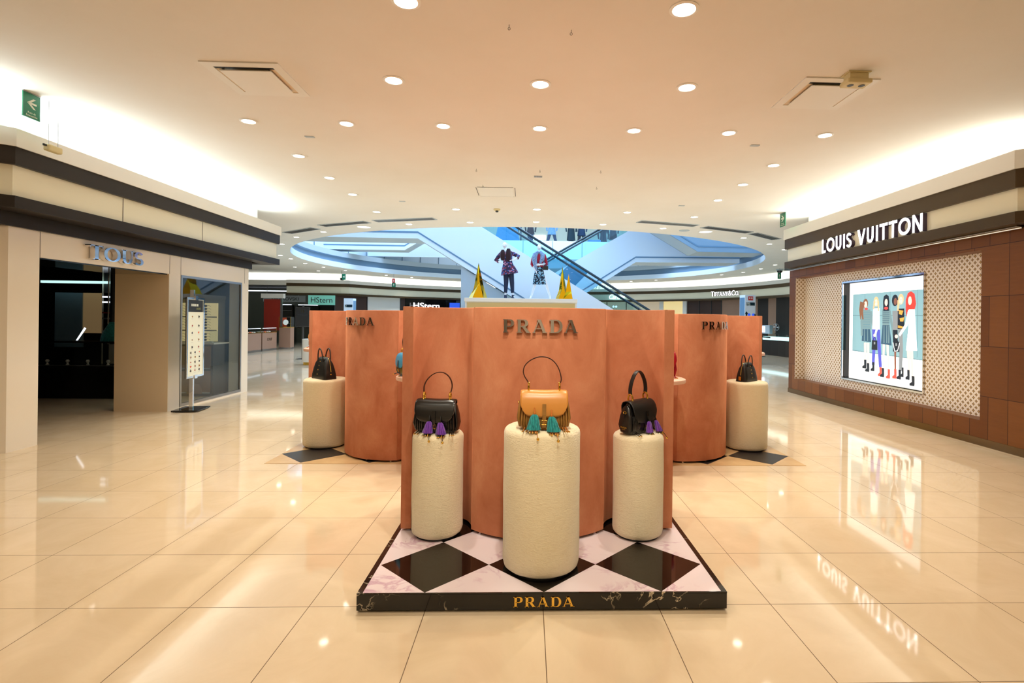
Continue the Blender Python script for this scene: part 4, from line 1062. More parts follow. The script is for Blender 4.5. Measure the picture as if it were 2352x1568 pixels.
def small_sign(x, y, z0, z1, w_, mt, label, kind):
    t = thing('hanging_sign', (x, y, z1), label, 'sign', 'small distant hanging signs'); h_ = z1-z0
    mb(mt).box(-w_/2, w_/2, -0.01, 0.01, -h_, 0).build('plate', t)
    m = mb('signface'); fn = lambda u, v, d: (u, -0.0105-d, v-h_*0.5)
    if kind == 'arrow': arrow(m, fn, False, w_*0.6, 0, 0.003)
    elif kind == 'T':
        for p in hb(-.18*w_, .2*w_, .1*h_, .2*h_)+hb(-.04*w_, .08*w_, -.3*h_, .1*h_): m.prism(p, fn, 0, .003)
    else:
        m.prism([(-.05*w_, -.3*h_), (.05*w_, -.3*h_), (.05*w_, .15*h_), (-.05*w_, .15*h_)], fn, 0, .003); m.prism([(-.25*w_, -.05*h_), (.25*w_, -.05*h_), (.12*w_, .1*h_), (-.12*w_, .1*h_)], fn, 0, .003)
        m.prism([(.09*w_*math.cos(a), .24*h_+.09*w_*math.sin(a)) for a in [2*PI*i/10 for i in range(10)]], fn, 0, .003)
    m.build('pictogram', t)
    mb('steel').tube([(0, 0, 0), (0, 0, 4.0-z1)], 0.006, 6).build('hanging_rod', t)
small_sign(-8.95, 26.0, 3.42, 3.70, 0.16, 'green_sign', 'small green arrow sign hanging over the far-left fascia corner', 'arrow')
small_sign(-7.31, 29.0, 3.50, 3.73, 0.15, 'red_sign', 'small red sign hanging over the far-left fascia', 'T')
small_sign(-7.4, 29.4, 3.29-0.0, 3.53, 0.20, 'green_sign', 'small green exit pictogram sign, lower, beside the small red sign', 'man')
small_sign(11.09, 23.0, 3.52, 3.79, 0.15, 'green_sign', 'small green pictogram sign hanging under the dome camera at right', 'man')
t = thing('dome_camera', (11.3, 23.4, 4.0), 'dark dome security camera under the ceiling at far right', 'camera')
mb('soffitgrey').lathe([(0.16, 0), (0.16, -0.05), (0.13, -0.07)], 20, capb=False).build('mount', t, smooth=True)
mb('gloss_black').ball((0, 0, -0.09), 0.12, 0.12, 0.10, 12).build('dome', t, smooth=True)
t = thing('cctv_camera', (-9.6, 27.6, 4.0), 'small black camera hanging left of the far green arrow sign', 'camera')
mb('black').tube([(0, 0, 0), (0, 0, -0.38)], 0.01, 6).build('rod', t); mb('black').box(-0.05, 0.07, -0.12, 0.08, -0.50, -0.38).build('camera_body', t, bevel=0.01)
t = thing('hanging_access_point', (-5.42, 6.20, 3.51), 'aged beige box hanging on two thin rods before the left fascia', 'access point')
mb('beige_plastic').box(-0.035, 0.035, -0.09, 0.09, -0.075, 0.0).build('housing', t, bevel=0.015)
mb('black').lathe([(0.012, 0), (0.012, 0.02)], 10, (0, -0.115, -0.03)).box(-0.01, 0.01, -0.115, -0.09, -0.03, -0.01).build('connector', t)
for s in (-1, 1): mb('steel').tube([(0, s*0.06, 0), (0, s*0.06, 0.49)], 0.0035, 6).build('rod', t)

# ================================================================ SHOP SIGNS
s = thing('shop_sign', (5.83, 10.20, 2.97), 'row of tall glowing white LOUIS VUITTON letters on the right fascia', 'sign')
letters('LOUIS VUITTON', 'futura', 'signwhite', lambda u, v, d: (-d, -u, v), 0.262, 2.66, 0.075, s, side='letterside', gap=0.15)
s = thing('shop_sign', (WX, 7.28, 2.345), 'thick mirrored chrome TOUS letters over the left shop opening', 'sign')
letters('TOUS', 'thick', 'chrome', lambda u, v, d: (d+0.02, u, v), 0.195, 1.03, 0.07, s, gap=0.06) if False else letters('TOUS', 'serif', 'chrome', lambda u, v, d: (d+0.015, u, v), 0.195, 0.98, 0.07, s, gap=0.05)
def curved_sign(text, a_mid, z, h, width, label, mt='signwhite', r=FR-0.02, st='serif', small=None, gap=.1, side='letterside'):
    s = thing('shop_sign', (CX, CY, 0), label, 'sign')
    fn = lambda u, v, d: (pol(r-d, a_mid-math.degrees((u-width/2)/r))[0]-CX, pol(r-d, a_mid-math.degrees((u-width/2)/r))[1]-CY, z+v)
    letters(text, st, mt, fn, h, width, 0.06, s, side=side, gap=gap, small=small); return s
curved_sign('TIFFANY&CO.', 26.3, 3.03, 0.26, 2.0, 'white TIFFANY & CO. letters on the far right curved fascia', small=(0, 7, 8), st='thin')
p_ = pol(FR-0.0, 62.3); s = thing('shop_sign', (p_[0], p_[1], 2.98), 'small white script Cartier lettering on the far fascia behind the escalator', 'sign')
text_mesh('Cartier', 0.42, 'signwhite', 'lettering', s, (0, -0.12, 0), (math.radians(90), 0, math.radians(-24)), 0.02, squeeze=0.85, shear=0.35)
s = thing('shop_sign', (-6.42, 33.75, 2.24), 'glowing white HStern lettering on black at the far left, above the near display wall', 'sign')
text_mesh('HStern', 0.50, 'signwhite', 'lettering', s, (0, 0, -0.02), (math.radians(90), 0, math.radians(32)), 0.02, squeeze=1.25)
s = thing('hanging_sign_board', (-11.3, 29.35, 2.25), 'teal sign board with grey HStern lettering hanging at the far left fascia', 'sign')
mb('tealsign').box(-0.72, 0.72, 0, 0.05, 0, 0.53).build('board', s); text_mesh('HStern', 0.42, 'darkgrey', 'lettering', s, (0, -0.005, 0.13), (math.radians(90), 0, 0), 0.004)
s = thing('hanging_sign_board', (-14.25, 31.2, 2.45), 'long silver glass sign with SWAROVSKI lettering hanging at the far left', 'sign')
mb('soffitgrey').box(-1.1, 1.3, 0, 0.06, 0, 0.36).build('board', s); text_mesh('SWAROVSKI', 0.26, 'darkgrey', 'lettering', s, (0.15, -0.005, 0.08), (math.radians(90), 0, 0), 0.004, squeeze=1.1)
for sx in (-0.9, 0.9): mb('steel').tube([(sx, 0.03, 0.36), (sx, 0.03, 0.88)], 0.012, 6).build('hanging_rod', s)

# ================================================================ SCREEN on the lattice wall
scr = thing('advertising_screen', (6.26, 9.21, 0.50), 'large chrome framed lightbox photo of six women, set into the lattice wall', 'lightbox')
Y0, Y1, Z0, Z1 = -1.088, 1.088, 0.0, 1.923       # local: +y is the far (left) side
mb('gloss_black').box(0.105, 0.16, Y0, Y1, Z0, Z1).build('cabinet', scr)
for mt, x0, x1, q0, q, nm in (('chrome', -0.03, 0.0, 0.0, 0.032, 'frame'), ('gloss_black', 0.0005, 0.104, 0.0, 0.045, 'inner_frame')):
    m = mb(mt); r = 0.010
    m.box(x0, x1, Y0, Y0+r, Z0, Z1).box(x0, x1, Y1-q, Y1, Z0, Z1).box(x0, x1, Y0+r, Y1-q, Z0, Z0+q).box(x0, x1, Y0+r, Y1-q, Z1-q, Z1); m.build(nm, scr)
u0, v0, UW, VH = Y1-0.046, Z0+0.046, (Y1-Y0)-0.057, (Z1-Z0)-0.092
def pm(name, c, e=1.0): return mat('print_'+name, c, 0.3, emis=c, estr=e)
PC = dict(white=pm('white', (255, 255, 255), 1.25), teal=pm('teal', (128, 168, 178)), teal2=pm('teal_line', (96, 134, 146)), skin=pm('skin', (250, 216, 200)), dskin=pm('dark_skin', (130, 84, 66)), brown=pm('brown_hair', (128, 84, 56)),
          blond=pm('blond_hair', (222, 184, 138)), black=pm('black', (24, 30, 40)), red=pm('red', (214, 60, 50)), greyt=pm('grey_knit', (112, 140, 146)), leather=pm('blue_leather', (52, 84, 106)), blue=pm('blue', (84, 88, 190)),
          gold=pm('yellow', (216, 160, 70)), grey=pm('grey', (130, 136, 140)), scarf=pm('scarf', (196, 70, 66)), floor=pm('pale_floor', (240, 244, 240), 1.15), strap=pm('red_boot', (200, 80, 66)))
PL = MB(); layer = [0]
def pr(c, poly):
    layer[0] += 1; x = 0.104-0.00004*layer[0]
    if layer[0] > 17: poly = [((u if u < .235 else .235+(u-.235)*.855), v) for u, v in poly]
    PL.use(PC[c]).add([(x, u0-u*UW, v0+v*VH) for u, v in poly], [tuple(range(len(poly)))])
def el(c, cu, cv, ru, rv, n=16): pr(c, [(cu+ru*math.cos(2*PI*i/n), cv+rv*math.sin(2*PI*i/n)) for i in range(n)])
def limb(c, pts, w0, w1):
    n = len(pts); L_, R_ = [], []
    for i, (u, v) in enumerate(pts):
        a = pts[max(i-1, 0)]; b = pts[min(i+1, n-1)]; d = Vector((b[0]-a[0], b[1]-a[1])).normalized(); w_ = w0+(w1-w0)*i/(n-1)
        L_.append((u-d.y*w_, v+d.x*w_)); R_.append((u+d.y*w_, v-d.x*w_))
    pr(c, L_+R_[::-1])
pr('white', [(0, 0), (1, 0), (1, 1), (0, 1)])
pr('floor', [(.05, .06), (1, .06), (1, .31), (.05, .31)]); pr('teal', [(.05, .29), (1, .26), (1, .885), (.05, .885)])
for u in (.22, .55, .86): pr('teal2', [(u, .28), (u+.004, .28), (u+.004, .885), (u, .885)])
pr('teal2', [(.05, .66), (1, .65), (1, .656), (.05, .666)]); pr('teal2', [(.05, .285), (1, .255), (1, .262), (.05, .294)])
def boots(u, v, c='black', s=1.0):
    pr(c, [(u-.018*s, v+.09), (u+.016*s, v+.09), (u+.018*s, v+.02), (u+.016*s, v), (u-.04*s, v), (u-.042*s, v+.018), (u-.015*s, v+.035)])
def head(u, v, hair, skin='skin', r=.028):
    el(hair, u, v+.008, r*1.35, r*1.75); el(skin, u, v-.004, r*.82, r*1.25)
    for s in (-1, 1): el('brown', u+s*r*.33, v+.004, r*.14, r*.10, 6)
    el('scarf', u, v-.030*r/.028, r*.22, r*.10, 6)
# 1 grey knit jacket, dark skirt, long brown hair
limb('brown', [(.185, .80), (.165, .72), (.175, .62)], .03, .014); limb('skin', [(.235, .38), (.238, .16)], .017, .013); limb('skin', [(.275, .38), (.277, .13)], .017, .013); boots(.238, .115); boots(.278, .085)
pr('leather', [(.19, .525), (.30, .525), (.315, .39), (.185, .395)]); pr('greyt', [(.20, .72), (.30, .72), (.315, .52), (.185, .52)]); limb('greyt', [(.205, .70), (.18, .60), (.185, .45)], .02, .013); limb('greyt', [(.30, .70), (.33, .58), (.345, .46)], .02, .013)
head(.235, .775, 'brown'); limb('brown', [(.205, .79), (.185, .70), (.20, .62)], .018, .01); el('scarf', .245, .728, .028, .012)
# 2 white blouse, blue trousers, blond
limb('blue', [(.37, .53), (.375, .34), (.365, .16)], .027, .022); limb('blue', [(.435, .53), (.455, .34), (.475, .15)], .027, .022); boots(.368, .10); boots(.48, .06, 'strap')
pr('white', [(.355, .73), (.455, .73), (.46, .52), (.345, .52)]); limb('white', [(.44, .70), (.43, .56), (.385, .45)], .018, .012); head(.40, .79, 'blond'); limb('blond', [(.375, .80), (.36, .72)], .014, .008); limb('blond', [(.43, .80), (.44, .70)], .014, .008)
# 3 black hair, grey knit top, leather skirt
limb('skin', [(.525, .39), (.515, .12)], .017, .012); limb('skin', [(.575, .39), (.60, .11)], .017, .012); boots(.515, .055); boots(.60, .05, 'strap')
pr('leather', [(.50, .57), (.60, .57), (.635, .37), (.48, .38)]); pr('greyt', [(.495, .72), (.605, .72), (.60, .565), (.50, .565)]); limb('greyt', [(.60, .70), (.635, .56), (.665, .44)], .018, .012)
pr('black', [(.505, .80), (.515, .845), (.55, .862), (.585, .845), (.595, .79), (.59, .70), (.51, .70)]); el('skin', .55, .785, .022, .034); el('scarf', .55, .728, .030, .014)
# 4 curly dark hair
limb('dskin', [(.685, .36), (.69, .14)], .014, .011); boots(.69, .06, 'strap'); pr('grey', [(.64, .70), (.72, .70), (.715, .52), (.65, .52)]); pr('black', [(.65, .52), (.715, .52), (.72, .36), (.655, .36)]); el('black', .675, .80, .043, .055); el('dskin', .68, .79, .022, .034)
# 5 patterned top, grey trousers, blond
limb('grey', [(.75, .53), (.765, .33), (.76, .14)], .03, .02); boots(.75, .06); boots(.79, .085, 'black', .7)
pr('black', [(.715, .72), (.80, .72), (.805, .53), (.715, .53)]); pr('gold', [(.73, .71), (.79, .70), (.77, .66), (.73, .67)]); pr('gold', [(.74, .63), (.80, .64), (.79, .60), (.75, .60)]); pr('gold', [(.72, .565), (.80, .55), (.80, .535), (.72, .54)]); limb('blond', [(.725, .80), (.715, .70)], .016, .01); head(.755, .80, 'blond')
# 6 red hair, white dress
limb('skin', [(.86, .34), (.875, .13)], .019, .013); limb('skin', [(.90, .34), (.915, .10)], .019, .013); boots(.865, .07, 'black', .9); boots(.925, .02, 'black', 1.1)
pr('red', [(.82, .80), (.845, .86), (.885, .875), (.93, .85), (.95, .76), (.93, .70), (.83, .64), (.82, .70)])
pr('white', [(.86, .71), (.935, .71), (.955, .48), (.97, .34), (.83, .335), (.855, .52)]); limb('white', [(.87, .70), (.83, .57), (.74, .47)], .02, .013); el('skin', .873, .79, .024, .040); limb('red', [(.905, .82), (.925, .74)], .016, .014)
for k in range(7): pr('teal2', [(.203, .54+k*.025), (.312, .54+k*.025), (.312, .546+k*.025), (.203, .546+k*.025)]); pr('leather', [(.50, .585+k*.019), (.60, .585+k*.019), (.60, .590+k*.019), (.50, .590+k*.019)])
for u in (.22, .27): pr('greyt', [(u, .52), (u+.008, .52), (u+.012, .40), (u, .40)])
for u in (.52, .56, .59): pr('greyt', [(u, .56), (u+.010, .56), (u+.014, .39), (u, .39)])
# bags held by the women
for cu, cv in ((.385, .365), (.70, .365)):
    pr('black', [(cu-.045, cv-.05), (cu+.045, cv-.05), (cu+.04, cv+.045), (cu-.04, cv+.045)]); limb('black', [(cu-.025, cv+.045), (cu, cv+.085), (cu+.025, cv+.045)], .004, .004); pr('grey', [(cu-.012, cv+.005), (cu+.012, cv+.005), (cu+.012, cv+.03), (cu-.012, cv+.03)])
limb('white', [(.655, .40), (.68, .32), (.72, .325), (.745, .40)], .004, .004); el('skin', .385, .46, .02, .016); el('skin', .70, .46, .022, .018)
pm_ = PL.build('picture', scr); pm_['label'] = 'glowing photograph of six standing women, two holding dark handbags'

# ================================================================ ROUND SHELVES on the rear display walls, with their bags
def disc_shelf(x, y, z, label, r=0.30):
    t = thing('round_shelf', (x, y, z), label, 'shelf')
    mb('pinkstone').lathe([(r-0.03, -0.05), (r-0.006, -0.045), (r, -0.028), (r-0.004, -0.008), (r-0.02, 0), (0.01, 0)], 40).build('top', t, smooth=True)
    mb('chrome').lathe([(0.03, -0.10), (0.03, -0.0505)], 16).build('bracket', t); return t
disc_shelf(-1.08, 5.64, 1.0, 'pale pink round shelf of the left rear display wall, half hidden behind the nearest one')
disc_shelf(1.40, 5.64, 0.995, 'pale pink round shelf of the right rear display wall, half hidden behind the nearest one')
disc_shelf(-2.85, 7.55, 1.17, 'pink round shelf sticking out past the left edge of the left rear display wall', 0.28)
disc_shelf(3.16, 7.60, 1.17, 'pink round shelf sticking out past the right edge of the right rear display wall', 0.28)
CC = dict(flap='cyan', body='olive', edge='cyan', edge2='cyan', strap='black_leather', handle='black_leather', tassel='teal_fringe', bits=('black_leather', 'gold'))
b_ = saddle_bag((-1.27, 5.60, 1.003), math.radians(-62), 'turquoise, black and olive patterned handbag on the left pink round shelf', CC, [], wide=1.15)
CR = dict(flap='crimson', body='crimson', edge='crimson', edge2='crimson', strap='crimson', handle='crimson', tassel='purple_fringe', bits=('crimson', 'gold'))
b_ = saddle_bag((1.43, 5.62, 0.995), math.radians(14), 'crimson handbag on the right pink round shelf', CR, [], wide=1.1); b_.scale = (1, 1, 1.25)
CN = dict(CR, flap='tan_leather', body='brown_leather', edge='tan_leather', edge2='tan_leather', strap='tan_leather', handle='dark_brown')
saddle_bag((-2.93, 7.52, 1.17), math.radians(-36), 'tan handbag on the pink shelf at the far left edge', CN, [])
CK = dict(CN, flap='black_leather', body='black_leather', edge='black_leather', edge2='black_leather', strap='black_leather')
saddle_bag((3.20, 7.56, 1.17), math.radians(36), 'black handbag on the pink shelf at the far right edge', CK, [])

# ================================================================ MANNEQUINS on the tall plinth
t = thing('mannequin_plinth', (-0.21, 16.3, 0), 'tall white plinth with pale gold front panel carrying the mannequins and gold spikes', 'plinth')
mb('white').box(-1.72, 1.72, 0.0, 1.5, 0, 2.13).build('body', t); mb('white').box(-1.74, 1.74, -0.03, 1.52, 2.13, 2.245).build('top_slab', t, bevel=0.006)
mb('satin_gold').box(-1.66, 1.66, -0.02, -0.001, 0.1, 2.10).build('front_panel', t)
def skin_body(name, nodes, edges, radii, mt, parent, sub=2):
    me = bpy.data.meshes.new(name); me.from_pydata(nodes, edges, []); me.materials.append(M[mt])
    o = bpy.data.objects.new(name, me); COL.objects.link(o); o.parent = parent
    bm = bmesh.new(); bm.from_mesh(me); L = bm.verts.layers.skin.verify(); bm.verts.ensure_lookup_table()
    for v, r in zip(bm.verts, radii):
        v[L].radius = (r, r) if isinstance(r, (int, float)) else r
    bm.verts[0][L].use_root = True; bm.to_mesh(me); bm.free()
    md = o.modifiers.new('skin', 'SKIN'); md.use_smooth_shade = True
    sb = o.modifiers.new('sub', 'SUBSURF'); sb.levels = sub; sb.render_levels = sub
    return o
def hand(nodes, edges, radii, idx, dirv, side):
    """palm plus five short finger chains from node idx"""
    d = Vector(dirv).normalized(); s = Vector(side).normalized(); w = Vector(nodes[idx]); p = w+d*0.05
    nodes.append(tuple(p)); radii.append((0.030, 0.016)); pi = len(nodes)-1; edges.append((idx, pi))
    for k, (o, l) in enumerate(((-0.028, .055), (-0.010, .070), (0.010, .066), (0.026, .050))):
        q = p+s*o+d*0.02; e = q+d*l+Vector((0, 0, -0.012))
        nodes += [tuple(q), tuple(e)]; radii += [0.010, 0.007]; edges += [(pi, len(nodes)-2), (len(nodes)-2, len(nodes)-1)]
    q = w+d*0.02-s*0.045; nodes += [tuple(q), tuple(q+d*0.035)]; radii += [0.011, 0.008]; edges += [(pi, len(nodes)-2), (len(nodes)-2, len(nodes)-1)]
def face(t, c, r, mt='mannequin'):
    mb(mt).rings([sellipse(c[2]-1.28*r+2.62*r*k/12, r*math.sin(PI*(k+.6)/13.2)**.62*(0.74 if k < 3 else 1), 1.12*r*math.sin(PI*(k+.6)/13.2)**.62, 2.1, 18, c[0], c[1]) for k in range(13)]).build('head', t, smooth=True)
    mb(mt).tube([(c[0], c[1]-r*1.02, c[2]+0.02), (c[0], c[1]-r*1.22, c[2]-0.022), (c[0], c[1]-r*1.05, c[2]-0.032)], [0.008, 0.014, 0.010], 8).build('nose', t, smooth=True)
    for s in (-1, 1): mb('soffitgrey').ball((c[0]+s*r*.42, c[1]-r*.98, c[2]+0.012), 0.014, 0.008, 0.007, 8).build('eye_socket', t, smooth=True)
    mb('soffitgrey').ball((c[0], c[1]-r*1.0, c[2]-r*.62), 0.020, 0.008, 0.006, 8).build('mouth', t, smooth=True)
# first mannequin: floral coat, hands on hips
t = thing('mannequin', (-0.62, 16.95, 2.246), 'white mannequin in floral coat with dark fur vest, hands on hips, on the tall plinth', 'mannequin')
N_ = [(-.03, 0, .92), (-.045, 0, 1.14), (-.08, 0, 1.38), (-.12, 0, 1.50), (-.14, 0, 1.62),
      (-.25, 0, 1.47), (-.41, -.02, 1.23), (-.28, -.12, 1.16), (.06, 0, 1.47), (.30, -.02, 1.36), (.16, -.14, 1.24),
      (-.10, 0, .86), (-.10, 0, .48), (-.10, 0, .10), (.05, 0, .86), (.10, 0, .48), (.14, 0, .10), (-.10, -.10, .04), (.18, -.10, .04)]
Ed = [(0, 1), (1, 2), (2, 3), (3, 4), (3, 5), (5, 6), (6, 7), (3, 8), (8, 9), (9, 10), (0, 11), (11, 12), (12, 13), (0, 14), (14, 15), (15, 16), (13, 17), (16, 18)]
Ra = [(.13, .10), (.10, .08), (.14, .10), (.08, .06), .045, .06, .042, .03, .06, .042, .03, .085, .055, .035, .085, .055, .035, .03, .03]
hand(N_, Ed, Ra, 7, (0.8, -.1, -.2), (0, 1, 0)); hand(N_, Ed, Ra, 10, (-0.8, -.1, -.1), (0, 1, 0))
skin_body('body', N_, Ed, Ra, 'mannequin', t); face(t, (-.145, -.01, 1.71), .072)
coat = [(z, cx, rx, ry) for z, cx, rx, ry in ((.80, .02, .275, .20), (.86, .015, .262, .19), (1.0, .0, .215, .165), (1.14, -.035, .155, .125), (1.22, -.045, .145, .12), (1.36, -.07, .175, .13), (1.46, -.09, .165, .115), (1.53, -.11, .075, .07))]
mb('floral').rings([[(p[0], p[1]*(1+(0.06*math.sin(i*1.6) if z < 1 else 0)), p[2]-(0.05*(p[0]-cx)/.27*-1 if z < .9 else 0)) for i, p in enumerate(sellipse(z, rx, ry, 2.2, 40, cx, 0))] for z, cx, rx, ry in coat]).build('coat', t, smooth=True)
for pts in ([(-.22, 0, 1.47), (-.335, -.01, 1.35), (-.42, -.02, 1.235), (-.33, -.09, 1.18)], [(.03, 0, 1.47), (.17, -.01, 1.43), (.305, -.02, 1.365), (.27, -.07, 1.30)]):
    mb('floral').tube(pts, [.075, .066, .058, .050], 12).build('sleeve', t, smooth=True)
for cx_, z0, z1, w_ in ((-.20, 1.22, 1.56, .085), (-.02, 1.16, 1.60, .095)):
    mb('furdark').rings([[(p[0]+.006*math.sin(i*5), p[1]+.005*math.cos(i*7), p[2]) for i, p in enumerate(sellipse(z0+(z1-z0)*k/8, w_*math.sin(PI*(k+.8)/9.6)**.5, .07*math.sin(PI*(k+.8)/9.6)**.5, 2, 26, cx_, -.085))] for k in range(9)]).build('fur_vest', t, smooth=True)
for x0, x1 in ((-.09, -.10), (.06, .125)): mb('navy').tube([(x0, 0, .88), ((x0*.5+x1*.5)+.01, 0, .52), (x1, 0, .20)], [.095, .072, .052], 14).build('legging', t, smooth=True)
for x in (-.10, .14):
    mb('navy').rings([sellipse(0.0, .045, .12, 2.6, 20, x, -.05), sellipse(.03, .048, .12, 2.6, 20, x, -.05), sellipse(.06, .045, .085, 2.4, 20, x, -.02), sellipse(.13, .042, .05, 2.2, 20, x, 0.0)]).build('ankle_boot', t, smooth=True)
# second mannequin: striding, printed skirt, blue fur stole
t = thing('mannequin', (0.34, 16.95, 2.246), 'white striding mannequin in printed skirt, red knit top and blue fur stole', 'mannequin')
N_ = [(.02, 0, .95), (.03, 0, 1.10), (.0, 0, 1.33), (.0, 0, 1.46), (.0, 0, 1.57),
      (-.15, 0, 1.42), (-.22, -.02, 1.13), (-.10, -.10, .92), (.16, 0, 1.42), (.23, -.03, 1.13), (.04, -.16, 1.10),
      (-.06, 0, .88), (-.12, -.02, .48), (-.24, .06, .08), (.09, 0, .88), (.24, .04, .48), (.36, .10, .12), (-.27, -.06, .02), (.37, .02, .02)]
Ra = [(.12, .09), (.09, .07), (.12, .09), (.07, .055), .042, .05, .036, .027, .05, .036, .027, .08, .052, .032, .08, .052, .032, .026, .026]
Ed = [(0, 1), (1, 2), (2, 3), (3, 4), (3, 5), (5, 6), (6, 7), (3, 8), (8, 9), (9, 10), (0, 11), (11, 12), (12, 13), (0, 14), (14, 15), (15, 16), (13, 17), (16, 18)]
hand(N_, Ed, Ra, 7, (.3, -.1, -.9), (0, 1, 0)); hand(N_, Ed, Ra, 10, (-0.9, -.1, 0), (0, 0, 1))
skin_body('body', N_, Ed, Ra, 'mannequin', t); face(t, (.0, -.01, 1.66), .070)
mb('redcloth').rings([sellipse(z, rx, ry, 2.2, 28, cx, 0) for z, cx, rx, ry in ((1.02, .02, .115, .095), (1.15, .015, .12, .10), (1.33, .0, .155, .12), (1.43, .0, .15, .10), (1.49, 0, .065, .06))]).build('knit_top', t, smooth=True)
for pts in ([(-.14, 0, 1.43), (-.20, -.01, 1.28), (-.225, -.02, 1.12), (-.19, -.05, 1.05)], [(.15, 0, 1.43), (.21, -.02, 1.28), (.235, -.03, 1.12), (.17, -.08, 1.08)]):
    mb('redcloth').tube(pts, [.062, .052, .050, .042], 12).build('sleeve', t, smooth=True)
mb('print_bw').rings([[(p[0], p[1]*(1+(0.10*math.sin(i*1.7) if z < .9 else 0)), p[2]) for i, p in enumerate(sellipse(z, rx, ry, 2.2, 44, cx, 0))] for z, cx, rx, ry in ((.48, .02, .215, .16), (.62, .015, .195, .155), (.80, .01, .165, .14), (.95, .01, .135, .115), (1.07, .02, .105, .09))]).build('skirt', t, smooth=True)
for pts, rr in (([(-.03, -.05, 1.52), (-.13, -.09, 1.42), (-.15, -.12, 1.25), (-.12, -.13, 1.08), (-.07, -.12, .90)], [.05, .085, .08, .06, .02]), ([(.03, -.05, 1.52), (.11, -.09, 1.42), (.10, -.12, 1.28), (.03, -.13, 1.15)], [.05, .075, .07, .03])):
    mb('furblue').tube(pts, rr, 16).build('fur_stole', t, smooth=True)
k = mb('black_leather').box(.13, .29, -.20, -.10, .93, 1.06).build('handbag', t, bevel=0.01)
mb('black_leather').tube([(.16, -.15, 1.06), (.21, -.15, 1.13), (.26, -.15, 1.06)], .008, 8).build('bag_handle', k, smooth=True)
# faceted gold spikes
def spike(x, y, h, r, label, n=5, twist=0.3, lean=0.0):
    t = thing('gold_spike', (x, y, 2.246), label, 'ornament', 'faceted gold spikes on the plinth')
    rnd = random.Random(int(x*91)); m = mb('goldmirror'); b = [(r*(1+rnd.uniform(-.2, .1))*math.cos(twist+2*PI*i/n), r*.8*math.sin(twist+2*PI*i/n), 0) for i in range(n)]
    c = [(p[0]*.45+r*.12*math.cos(i*2.2), p[1]*.5, h*(.34+.1*math.sin(i*2))) for i, p in enumerate(b)]
    m.add(b+c+[(lean, 0, h)], [tuple(range(n-1, -1, -1))]+[(i, (i+1) % n, n+(i+1) % n) for i in range(n)]+[(i, n+(i+1) % n, n+i) for i in range(n)]+[(n+i, n+(i+1) % n, 2*n) for i in range(n)])
    m.build('faceted_spike', t); return t
spike(-1.56, 16.62, 1.11, .31, 'tall faceted gold spike at the left end of the tall plinth')
spike(1.08, 16.75, 1.06, .24, 'taller of the two gold spikes at the right end of the plinth')
spike(1.26, 16.45, .79, .22, 'shorter gold spike in front of the taller one at the right', 4, .7)

# ================================================================ LEFT SHOP: stand, window, interior
t = thing('poster_stand', (-5.66, 9.12, 0), 'chrome floor stand holding a tall narrow shop poster beside the left shop window', 'poster stand', None, math.radians(8))
mb('gloss_black').box(-.20, .20, -.24, .24, 0.012, .035).build('base_plate', t, bevel=0.004)
for sx in (-1, 1):
    for sy in (-1, 1): mb('chrome').lathe([(0.012, 0), (0.016, 0.012)], 10, (sx*.17, sy*.21, 0)).build('foot', t)
mb('chrome').box(-.03, .03, -.022, .022, .035, 2.03).build('pole', t, bevel=0.003)
k = mb('chrome').box(.045, .060, -.30, -.27, .56, 1.90).box(.045, .060, .27, .30, .56, 1.90).box(.045, .060, -.27, .27, .56, .59).box(.045, .060, -.27, .27, 1.87, 1.90).box(.028, .07, -.05, .05, 1.86, 1.93).box(.028, .07, -.05, .05, .54, .60).build('frame', t)
mb('black').box(.031, .044, -.30, .30, .56, 1.90).build('backing', t)
mb('signface').box(.045, .050, -.27, .27, .59, 1.87).build('poster', t)
mb('black').box(.0502, .051, -.262, .262, 1.66, 1.862).build('header', t)
rnd = random.Random(3)
m = mb('signface')
for i in range(9): m.box(.0512, .0516, -.15+i*.028, -.135+i*.028+rnd.random()*.008, 1.755, 1.795)
m.build('header_lettering', t); m = mb('gold')
for i in range(6): m.box(.0512, .0516, .03+i*.026, .045+i*.026, 1.70, 1.735)
m.build('header_lettering', t)
ics = []
for r, z in enumerate((1.58, 1.43, 1.31, 1.19, 1.07)): ics += [(-.11, z), (.12, z)]
for z in (.98, .90, .82, .745, .68): ics += [(-.15, z), (0, z), (.15, z)]
for i, (y, z) in enumerate(ics):
    mt = ['brown_leather', 'darkgrey', 'red', 'darkgrey', 'navy', 'orange', 'taupe'][i % 7]; a = rnd.uniform(.016, .028)
    m = mb(mt).add([(.0505, y+a*math.cos(q)*(1+.4*math.sin(3*q+i)), z+a*.8*math.sin(q)) for q in [2*PI*j/10 for j in range(10)]], [tuple(range(10))])
    m.use('soffitgrey').box(.0502, .0506, y-.03, y+.03, z-.038, z-.034); m.build('product_print', t)
